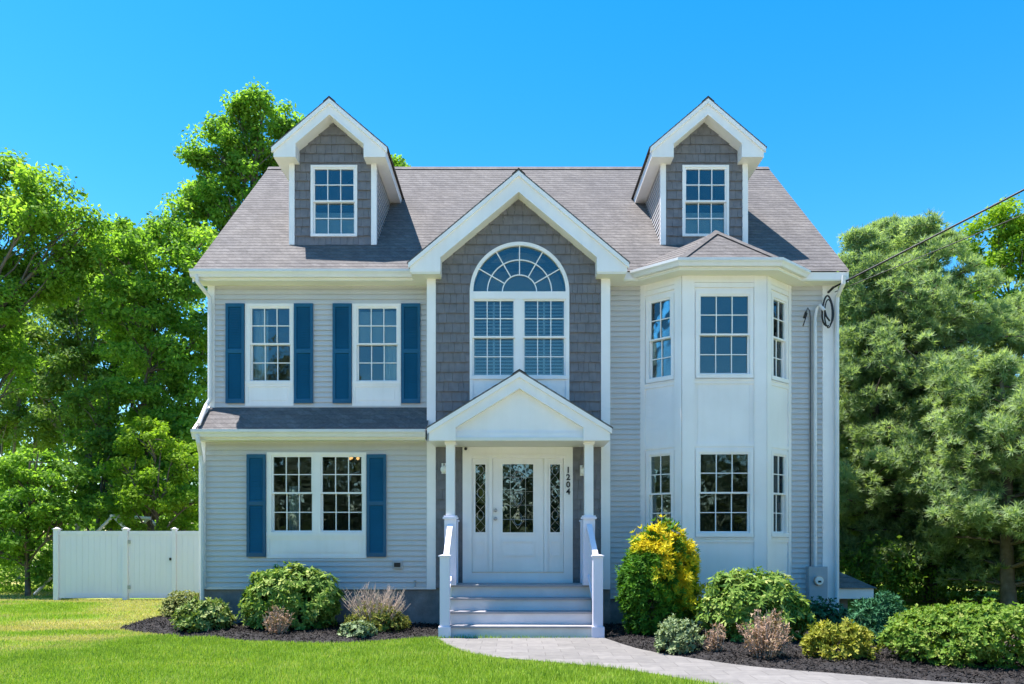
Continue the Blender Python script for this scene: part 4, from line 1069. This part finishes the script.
# dense mid trees behind the fence
tree('maple_tree', 'broad dense maple whose rounded top reaches the left roof eave', (X(150, 12), 12), 12.4,
     bl([(120, 240, 26, 20, 0), (165, 235, 26, 18, .5), (196, 250, 22, 24, 0), (140, 270, 34, 24, -.8), (185, 290, 30, 28, -.6), (110, 290, 24, 26, .5), (150, 320, 34, 26, -1), (195, 335, 26, 28, 0), (165, 365, 36, 26, -1), (200, 390, 26, 26, -.6), (125, 345, 20, 24, .6), (150, 410, 34, 28, -.8), (190, 440, 30, 28, -1), (135, 450, 30, 28, 0), (170, 480, 34, 26, -.8), (200, 500, 24, 24, 0), (140, 500, 30, 22, .5)], 12),
     'maple_leaves', TG, 26, 150, .5, (.15, .088), .2)
tree('ash_tree', 'tallest slender tree rising behind the left roof slope beside the left dormer', (X(238, 14), 14), 18.0,
     bl([(252, 110, 20, 18, 0), (225, 124, 20, 16, .5), (268, 118, 20, 18, -.4), (240, 140, 30, 18, 0), (280, 140, 22, 20, .6), (210, 160, 22, 16, -.3), (250, 175, 30, 20, 0), (290, 170, 24, 20, .5), (200, 195, 26, 18, .4), (235, 205, 30, 20, -.6), (192, 220, 20, 14, 0), (215, 235, 30, 20, .5), (262, 215, 30, 24, .5), (300, 210, 26, 26, .5), (392, 160, 13, 10, 1), (284, 122, 18, 16, .3), (296, 140, 18, 18, .4), (190, 190, 22, 16, .3), (225, 160, 24, 18, -.3), (335, 190, 30, 20, 1), (362, 185, 18, 16, 1)], 14),
     'maple_leaves', TG, 24, 115, .46, (.155, .09), .24, trunk_top=(X(250, 14), 14, Z(110, 14)), open_=.2)
tree('birch_tree', 'thin pale leaved tree with gaps of sky between the oak and the maple', (X(75, 16), 16), 10.0,
     bl([(105, 265, 22, 22, 0), (80, 290, 20, 20, 0), (60, 300, 22, 22, .4), (60, 330, 24, 22, 0), (95, 340, 22, 20, .4), (70, 375, 26, 18, 0), (40, 390, 24, 20, 0), (100, 390, 20, 22, 0), (60, 420, 30, 18, 0), (30, 345, 20, 18, 0)], 16),
     'pale_leaves', TG, 26, 110, .52, (.16, .09), .12, 'palebark')
tree('birch_tree', 'thin pale leaved tree behind the lowest limbs of the oak at the left edge', (X(18, 17), 17), 9.0,
     bl([(10, 320, 24, 22, 0), (-10, 360, 26, 22, 0), (25, 370, 24, 20, 0), (0, 410, 34, 24, 0), (40, 430, 26, 20, 0)], 17),
     'pale_leaves', TG, 26, 110, .52, (.16, .09), .12, 'palebark')
tree('maple_tree', 'low bushy young maple covering the lower left of the picture beside the fence end', (X(28, 7.5), 7.5), 4.8,
     bl([(30, 462, 30, 18, 0), (60, 480, 26, 16, .3), (5, 480, 28, 18, 0), (80, 500, 20, 16, .5), (40, 502, 34, 16, -.5), (5, 520, 28, 16, -.3), (62, 520, 26, 14, 0), (34, 540, 28, 14, -.4), (0, 552, 26, 14, 0), (42, 572, 12, 10, .2), (-25, 500, 30, 24, 0)], 7.5),
     'maple_leaves', TG, 28, 150, .34, (.125, .07), .08)
tree('maple_tree', 'tall full maple filling the view between the oak and the roof corner further back', (X(110, 19), 19), 12.0,
     bl([(90, 250, 30, 26, 0), (135, 245, 30, 26, 0), (60, 300, 34, 30, 0), (110, 310, 36, 34, .5), (160, 300, 34, 34, .5), (40, 360, 34, 34, 0), (90, 370, 38, 36, .4), (140, 370, 38, 36, .4), (190, 360, 34, 36, .4), (20, 420, 40, 36, 0), (80, 430, 40, 36, 0), (130, 440, 38, 34, 0), (185, 440, 38, 36, 0)], 19),
     'oak_leaves', TG, 18, 110, .62, (.2, .115), .22)
tree('elm_tree', 'yellow green small tree just behind the fence post nearest the gate', (X(158, 8.5), 8.5), 5.2,
     bl([(150, 440, 26, 18, 0), (180, 460, 22, 20, .4), (130, 470, 22, 18, 0), (160, 490, 28, 18, -.4), (190, 505, 20, 18, 0), (118, 505, 18, 16, .5), (150, 520, 26, 16, 0), (185, 530, 18, 12, 0)], 8.5),
     'lime_leaves', TG, 26, 140, .32, (.115, .066), .07)
tree('elm_tree', 'dark narrow tree between the young maple and the small yellow green tree', (X(98, 10.5), 10.5), 6.0,
     bl([(95, 410, 24, 22, 0), (115, 440, 22, 20, 0), (85, 450, 26, 20, .4), (105, 480, 24, 20, 0), (80, 500, 20, 18, 0), (118, 515, 20, 16, 0)], 10.5),
     'wood_leaves', TG, 24, 95, .4, (.16, .09), .09)
# pines on the right
def pine(label, x, y, h, r, n, z0=.5, dens=1.0):
    root = empty('pine_tree', (x, y, 0), label, 'tree', 'white pines on the right')
    tr = MB(); tp = limb(tr, (x, y, -.1), (x + rnd.uniform(-.3, .3), y, h * .96), .17, .03, .02, 8, 12)
    Ps, Ns, Ts = [], [], []
    whor = int(h / .42)
    for i in range(whor):
        z = z0 + (h - z0) * (i + rnd.random() * .6) / whor; t = (z - z0) / (h - z0)
        rr = r * (1 - t ** 2.2) ** .8 * (.78 + .22 * min(1, t * 5)) + .15
        for k in range(6 if t < .85 else 4):
            a = rnd.uniform(0, 6.28); L = rr * rnd.uniform(.62, 1.08)
            p0 = Vector((x, y, z)); p1 = Vector((x + math.cos(a) * L, y + math.sin(a) * L, z + L * rnd.uniform(.0, .32)))
            pts = limb(tr, p0, p1, .045 * (1 - t * .6), .012, .06, 5, 4)
            m_ = max(2, int(2.1 * L * dens / 2.6)); av = np.array((math.cos(a), math.sin(a), .35))
            for s_ in np.linspace(.34 if L > 1 else .5, 1.0, m_ + 1):
                for rep in range(2 if s_ < .85 else 1):
                    cc = np.array(p0) + (np.array(p1) - np.array(p0)) * s_ + rng.normal(0, .17 * L ** .5, 3) * np.array((1, 1, .45))
                    cr = rng.uniform(.2, .36); kk = int(15 * (cr / .28) ** 2); u = nrm(rng.normal(0, 1, (kk, 3)) + av * .55 + np.array((0, 0, .35)))
                    Ps.append(cc + u * (cr * rng.uniform(.25, 1, kk) ** .5)[:, None] * np.array((1, 1, .75))); Ns.append(nrm(u + av * .4 + np.array((0, 0, .35))))
                    Ts.append(np.repeat(.42 + rng.normal(0, .13) + rng.normal(0, .1, kk), n))
    tr.build('trunk', 'bark', root, smooth=True)
    P = np.concatenate(Ps); N_ = np.concatenate(Ns)
    V = whorls(P, N_, n, .1, 1.25, .15, .022, NEEDLE)
    arrays_mesh('crown', V, 4, 'pine_needles', root, np.concatenate(Ts))
pine('dense pale green pine rising right beside the right corner of the house', 9.6, 6.3, 9.9, 2.9, 16, dens=2.6)
pine('tall pine set back between the house corner and the large tall pine', X(893, 8.5), 8.5, 11.2, 2.6, 16, dens=2.6)
pine('large tall pine behind the left half of the long hedge', 10.75, 5.4, 9.8, 2.9, 16, dens=2.6)
pine('pine under the lime green tree at the right edge of the picture', 13.3, 6.2, 8.1, 3.0, 16, dens=2.6)
pine('shorter pine with low boughs in front of the tall pines on the right', 11.0, 2.6, 5.6, 2.2, 17, dens=2.6)
pine('low pale pine at the right edge in front of the tall pines', 14.0, 3.2, 6.6, 2.4, 17, dens=2.6)
tree('locust_tree', 'lime green leafy tree showing above the pines at the right edge', (X(1010, 13), 13), 12.0,
     bl([(1000, 225, 26, 20, 0), (1035, 235, 30, 26, 0), (970, 240, 18, 14, .4), (1010, 262, 30, 20, 0), (1050, 280, 36, 30, 0), (975, 285, 20, 20, 0), (1010, 310, 30, 26, 0)], 13),
     'lime_leaves', 'white pines on the right', 24, 120, .45, (.155, .09), .18)
# a far wood closing the view, behind everything
def wood(label, spots, mat, name='far_woods', leaf=(.45, .26), per=800):
    Cs, Os, Ts = [], [], []
    for x, y, h, r in spots:
        m_ = int(per * r * h / 20); u = nrm(rng.normal(0, 1, (m_, 3))); rad = rng.uniform(.3, 1, m_) ** .4
        wob = 1 + .25 * np.sin(u[:, 0] * 7 + x) * np.sin(u[:, 2] * 6 + y)
        C = np.array((x, y, h * .52)) + u * (rad * wob)[:, None] * np.array((r, r, h * .5))
        C[:, 2] = np.maximum(C[:, 2], .1); Cs.append(C); Os.append(u); Ts.append(.45 + rng.normal(0, .15, m_) + rnd.uniform(-.15, .15))
    C = np.concatenate(Cs); V = scatter_leaves(C, np.concatenate(Os), np.full(len(C), leaf[0]), np.full(len(C), leaf[1]), DIAMOND)
    tag(arrays_mesh(name, V, 4, mat, None, np.concatenate(Ts)), label, 'woods', kind='stuff')
wood('mass of far dark trees behind the fence and the house', [(x, 42 + rnd.uniform(-5, 6), rnd.uniform(7, 10.5), rnd.uniform(3, 4.4)) for x in np.arange(-60, -4, 3.1)] + [(x, 30 + rnd.uniform(-4, 6), rnd.uniform(8, 11), rnd.uniform(3, 4)) for x in np.arange(14, 52, 3.4)] + [(x, 16 + rnd.uniform(-2, 3), rnd.uniform(4.5, 6.5), rnd.uniform(2, 2.8)) for x in np.arange(9, 32, 2.1)] + [(x, 25 + rnd.uniform(-3, 3), rnd.uniform(4, 7), rnd.uniform(2, 3)) for x in np.arange(-40, -7, 2.3)], 'wood_leaves')
wood('row of street trees across the road facing the house', [(x, -46 + rnd.uniform(-5, 5), (rnd.uniform(15, 18) if -29 < x < -14 else rnd.uniform(10.5, 13.5)), rnd.uniform(3.5, 5)) for x in np.arange(-52, 53, 4.0)] + [(x, -40 + rnd.uniform(-2, 2), rnd.uniform(3, 4.5), rnd.uniform(2.5, 3.2)) for x in np.arange(-52, 53, 3.3)] + [(-44 + rnd.uniform(-4, 4), y, rnd.uniform(9, 13), 4.5) for y in np.arange(-42, 10, 5.5)], 'street_leaves', 'street_woods', (.8, .5), 420)

wood('dark tangled undergrowth beneath the pines behind the long hedge', [(x, rnd.uniform(2.5, 8.5), rnd.uniform(1.2, 2.2), rnd.uniform(.8, 1.3)) for x in np.arange(8, 18, .42)], 'wood_leaves', 'undergrowth', (.12, .06), 9000)
wood('green undergrowth on the ground beyond the fence end under the young maple', [(x, rnd.uniform(8.5, 13), rnd.uniform(.9, 1.8), rnd.uniform(.7, 1.2)) for x in np.arange(-21, -7, .55)], 'wood_leaves', 'undergrowth', (.14, .07), 7000)
# ------------------------------------------------------------------ shrubs of the two beds
BG = 'shrubs in the mulch beds'
def stems(root, x, y, z0, targets, mat='bark', r=.012, z=.03):
    mb = MB()
    for q in targets: limb(mb, (x + rnd.uniform(-.1, .1), y + rnd.uniform(-.08, .08), z), Vector(q), r, r * .4, .1, 4, 4)
    mb.build('stems', mat, root, smooth=True)
def shrub(name, label, x, y, rx, ry, h, mat, shoots, k, L, W, shape=LEAF6, e=(-.1, .8), z0=.05, lumps=9, droop=.1, tint=None, inner=.55, flat=1.6, catn='shrub', lump_r=.42, stem='bark'):
    root = empty(name, (x, y, 0), label, catn, BG)
    # a lumpy dome: union of lobes on an ellipsoid
    Ps, Ns = [], []
    lob = []
    for i in range(lumps):
        a = 2.399 * i + rnd.random(); t = (i + .5) / lumps; el = t * 1.25
        lob.append((math.cos(a) * math.cos(el) * (1 - lump_r), math.sin(a) * math.cos(el) * (1 - lump_r), .42 + .58 * math.sin(el) * (1 - lump_r) * 1.0, rnd.uniform(.62, 1.3) * lump_r))
    per = shoots // lumps
    for (cx_, cy_, cz_, r_) in lob:
        u = nrm(rng.normal(0, 1, (per, 3)) + np.array((cx_, cy_, .25)) * .9); rad = np.where(rng.random(per) < inner, 1, rng.uniform(.35, 1, per)) * rng.uniform(.85, 1.1, per)
        Ps.append(np.array((cx_, cy_, cz_)) + u * (r_ * rad)[:, None] * np.array((1, 1, .9))); Ns.append(u)
    n2 = shoots // 4                              # lower skirt
    a = rng.uniform(0, 6.28, n2); rr = rng.uniform(.62, 1., n2); zz = rng.uniform(.06, .5, n2)
    Ps.append(np.stack([np.cos(a) * rr * (.8 + .25 * zz / .5), np.sin(a) * rr * (.8 + .25 * zz / .5), zz], 1)); Ns.append(nrm(np.stack([np.cos(a), np.sin(a), np.full(n2, .35)], 1)))
    n3 = max(10, shoots // 22)                    # stray shoots standing proud of the mass
    u = nrm(rng.normal(0, 1, (n3, 3)) + np.array((0, 0, .7))); u[:, 2] = np.abs(u[:, 2]); rr = rng.uniform(.92, 1.16, n3)
    for f in (1.0, .93, .86): Ps.append(np.stack([u[:, 0] * rr * f, u[:, 1] * rr * f, .3 + u[:, 2] * rr * f * .72], 1)); Ns.append(u)
    P = np.concatenate(Ps); N_ = nrm(np.concatenate(Ns) + rng.normal(0, .3, (len(P), 3)) + np.array((0, 0, .3)))
    P = P * np.array((rx, ry, h)) + np.array((x, y, 0)); P[:, 2] = np.maximum(P[:, 2], z0)
    V = whorls(P, N_, k, e[0], e[1], L, W, shape, droop)
    tn = np.repeat(.45 + rng.normal(0, .14, len(P)), k) + rng.normal(0, .13, len(P) * k)
    if tint is not None: tn = np.repeat(tint(P), k) + rng.normal(0, .08, len(P) * k)
    arrays_mesh('foliage', V, len(shape), mat, root, tn)
    stems(root, x, y, 0, P[rng.choice(len(P), min(40, len(P)), False)], stem)
    return root
def twiggy(name, label, x, y, rx, h, mat, ns, leafn, L, W, stem='drystem', fan=.35, bare=.0):
    root = empty(name, (x, y, 0), label, 'shrub', BG)
    mb = MB(); Ps, As = [], []
    for i in range(ns):
        a = rnd.uniform(0, 6.28); q = rnd.random() ** .6 * rx; hh = h * rnd.uniform(.6, 1.05) * (1 - .25 * (q / rx) ** 2)
        b0 = (x + math.cos(a) * q * .4, y + math.sin(a) * q * .4, .03); b1 = (x + math.cos(a) * q, y + math.sin(a) * q, hh)
        pts = limb(mb, b0, b1, .006, .0025, .05, 4, 4)
        m_ = leafn; t = rng.uniform(bare, 1, m_)
        Ps.append(np.array(b0)[None] * (1 - t[:, None]) + np.array(b1)[None] * t[:, None] + rng.normal(0, .018, (m_, 3)))
    mb.build('stems', stem, root, smooth=True)
    P = np.concatenate(Ps); N_ = nrm(rng.normal(0, .5, P.shape) + np.array((0, 0, .6)))
    V = whorls(P, N_, 3, -.1, .9, L, W, LEAF6); arrays_mesh('foliage', V, 6, mat, root, np.repeat(.5 + rng.normal(0, .16, len(P)), 3))
    return root
shrub('boxwood_shrub', 'small clipped tan and green shrub at the left corner of the house', X(185, 1.1), 1.1, .50, .45, .50, 'boxwood_leaves', 900, 6, .05, .028)
shrub('variegated_shrub', 'low loose pale variegated shrub at the left end of the left mulch bed', X(205, -1.2), -1.2, .48, .42, .54, 'variegated_leaves', 520, 7, .085, .04, e=(-.1, 1.0), lumps=11, lump_r=.36)
shrub('rhododendron_shrub', 'large round rhododendron under the ground floor double window', X(291, -1.05), -1.05, .86, .62, 1.10, 'rhododendron_leaves', 1700, 8, .10, .034, e=(-.35, .55), lumps=15, droop=.2, lump_r=.30)
twiggy('spirea_shrub', 'tiny pinkish brown twiggy shrub in front of the large round rhododendron on the left', X(277, -1.85), -1.85, .27, .54, 'spirea_leaves', 60, 9, .04, .018)
shrub('spirea_shrub', 'olive shrub bristling with bare pinkish tan stems left of the front steps', X(379, -1.45), -1.45, .54, .42, .46, 'olive_leaves', 620, 7, .05, .024, lumps=10)
sp = bpy.data.objects[-1] if False else None
mb = MB(); x0, y0 = X(376, -1.5), -1.5
for i in range(150):
    a = rnd.uniform(0, 6.28); q = rnd.random() ** .5 * .5; top = (x0 + math.cos(a) * q * 1.2, y0 + math.sin(a) * q * .7, rnd.uniform(.58, .95) - q * .25)
    limb(mb, (x0 + math.cos(a) * q * .5, y0 + math.sin(a) * q * .4, .2), top, .008, .0035, .05, 4, 4)
    for k in range(3):
        t = rnd.uniform(.5, .9); pz = Vector((x0 + math.cos(a) * q * .5, y0 + math.sin(a) * q * .4, .2)).lerp(Vector(top), t)
        limb(mb, pz, pz + Vector((rnd.uniform(-.06, .06), rnd.uniform(-.05, .05), rnd.uniform(.03, .1))), .004, .002, .05, 3, 2)
par = [o for o in bpy.data.objects if o.get('label', '').startswith('olive shrub')][0]
mb.build('bare_stems', 'drystem', par, smooth=True)
shrub('sage_shrub', 'small pale green mound in front of the olive shrub with bare stems', X(357, -2.1), -2.1, .29, .24, .27, 'sage_leaves', 260, 6, .05, .03, lumps=6)
# right bed
xg = X(660, -1.85)
shrub('golden_cypress', 'tall conical evergreen with golden yellow tips right of the front steps', xg, -1.85, .66, .56, 1.74, 'cypress_sprays', 3600, 7, .085, .026, DIAMOND, e=(.1, 1.1), lumps=22, droop=.12, lump_r=.27,
      tint=lambda P: .25 + .66 * np.clip((P[:, 2] - .52 + (P[:, 0] - xg) * 1.15 - np.maximum(P[:, 1] + 1.9, 0)) * 1.5, 0, 1) * (vnoise(np.stack([P[:, 0] + P[:, 1], P[:, 2]], 1) + 9, .15, 8) > .4) + rng.normal(0, .1, len(P)), catn='shrub')
shrub('sage_shrub', 'small grey green mound in front of the tall golden tipped evergreen', X(679, -3.65), -3.65, .34, .28, .46, 'sage_leaves', 420, 7, .055, .028, lumps=7, e=(.1, 1.1))
twiggy('spirea_shrub', 'thin brown twiggy shrub between the grey green mound and the rhododendron under the bay', X(715, -3.85), -3.85, .18, .48, 'spirea_leaves', 34, 7, .04, .018)
shrub('rhododendron_shrub', 'large pale leaved rhododendron under the middle of the bay', X(754, -2.5), -2.5, .83, .64, 1.05, 'rhododendron_leaves', 1600, 8, .105, .034, e=(-.35, .6), lumps=15, droop=.2, lump_r=.3)
twiggy('spirea_shrub', 'bushy pinkish brown twiggy shrub in front of the large rhododendron under the bay', X(765, -4.35), -4.35, .37, .70, 'spirea_leaves', 110, 11, .045, .02)
shrub('golden_shrub', 'low yellow green feathery shrub below the electric meter', X(839, -4.35), -4.35, .48, .42, .50, 'golden_leaves', 700, 6, .06, .026, e=(.2, 1.15), lumps=11, lump_r=.34)
shrub('boxwood_shrub', 'low dark green clipped shrub against the wall below the electric meter', X(818, -1.2), -1.2, .52, .35, .52, 'dark_leaves', 600, 6, .045, .026)
shrub('juniper_shrub', 'dark blue green shrub left of the long hedge', X(879, -3.0), -3.0, .42, .4, .74, 'dark_leaves', 700, 8, .07, .02, DIAMOND, e=(.2, 1.1))
root = shrub('hedge', 'long bright green hedge at the right end of the bed', 6.0, -4.65, 1.28, .82, .76, 'hedge_leaves', 4600, 6, .05, .027, lumps=26, lump_r=.26, catn='hedge', e=(.0, 1.0))

# ------------------------------------------------------------------ service wires and the pole they run to
PXY = (14.0, -7.0)
A = Vector((X(830, -.1), -.22, Z(290, -.1))); B = Vector((PXY[0], PXY[1], 9.95))
def wire(p, q, sag, r, name, label):
    pts = [p.lerp(q, t) + Vector((0, 0, -sag * math.sin(math.pi * t))) for t in [i / 24 for i in range(25)]]
    tag(MB().tube(pts, r, 6).build(name, 'dark', None, True), label, 'wire')
wire(A, B, .12, .017, 'service_wire', 'thick black overhead wire rising from the right eave corner')
wire(A + Vector((.06, .05, -.06)), B + Vector((.1, .2, -1.15)), .1, .008, 'telephone_wire', 'thin lower black wire rising beside the thick overhead wire')
up = empty('utility_pole', (PXY[0], PXY[1], 0), 'brown wooden utility pole that carries the overhead wires', 'pole')
MB().tube([(PXY[0], PXY[1] - .15, -.1), (PXY[0], PXY[1] - .15, 11)], [.16, .12], 12).build('shaft', 'wood', up)
MB().box(PXY[0] - .9, PXY[0] + .9, PXY[1] - .32, PXY[1] - .22, 10.2, 10.32).build('crossarm', 'wood', up)
# swing frame whose leg shows above the fence
sw = empty('swing_set', (X(113, 8.0), 8.0, 0), 'pale grey leaning leg of a garden swing frame just above the fence', 'swing')
ax_, az_ = X(113, 8.0), Z(516, 8.0)
for yy in (8.0, 10.2):
    for s_ in (-1, 1): MB().tube([(ax_, yy, az_), (ax_ + s_ * 2.3, yy, 0)], .045, 8).build('leg', 'gutter', sw)
MB().tube([(ax_, 7.9, az_), (ax_, 10.3, az_)], .05, 8).build('top_beam', 'gutter', sw)
for yy in (8.8, 9.4): MB().tube([(ax_, yy, az_), (ax_, yy, .5)], .01, 5).build('chain', 'steel', sw)
MB().box(ax_ - .12, ax_ + .12, 8.78, 9.42, .48, .51).build('seat', 'wood', sw)
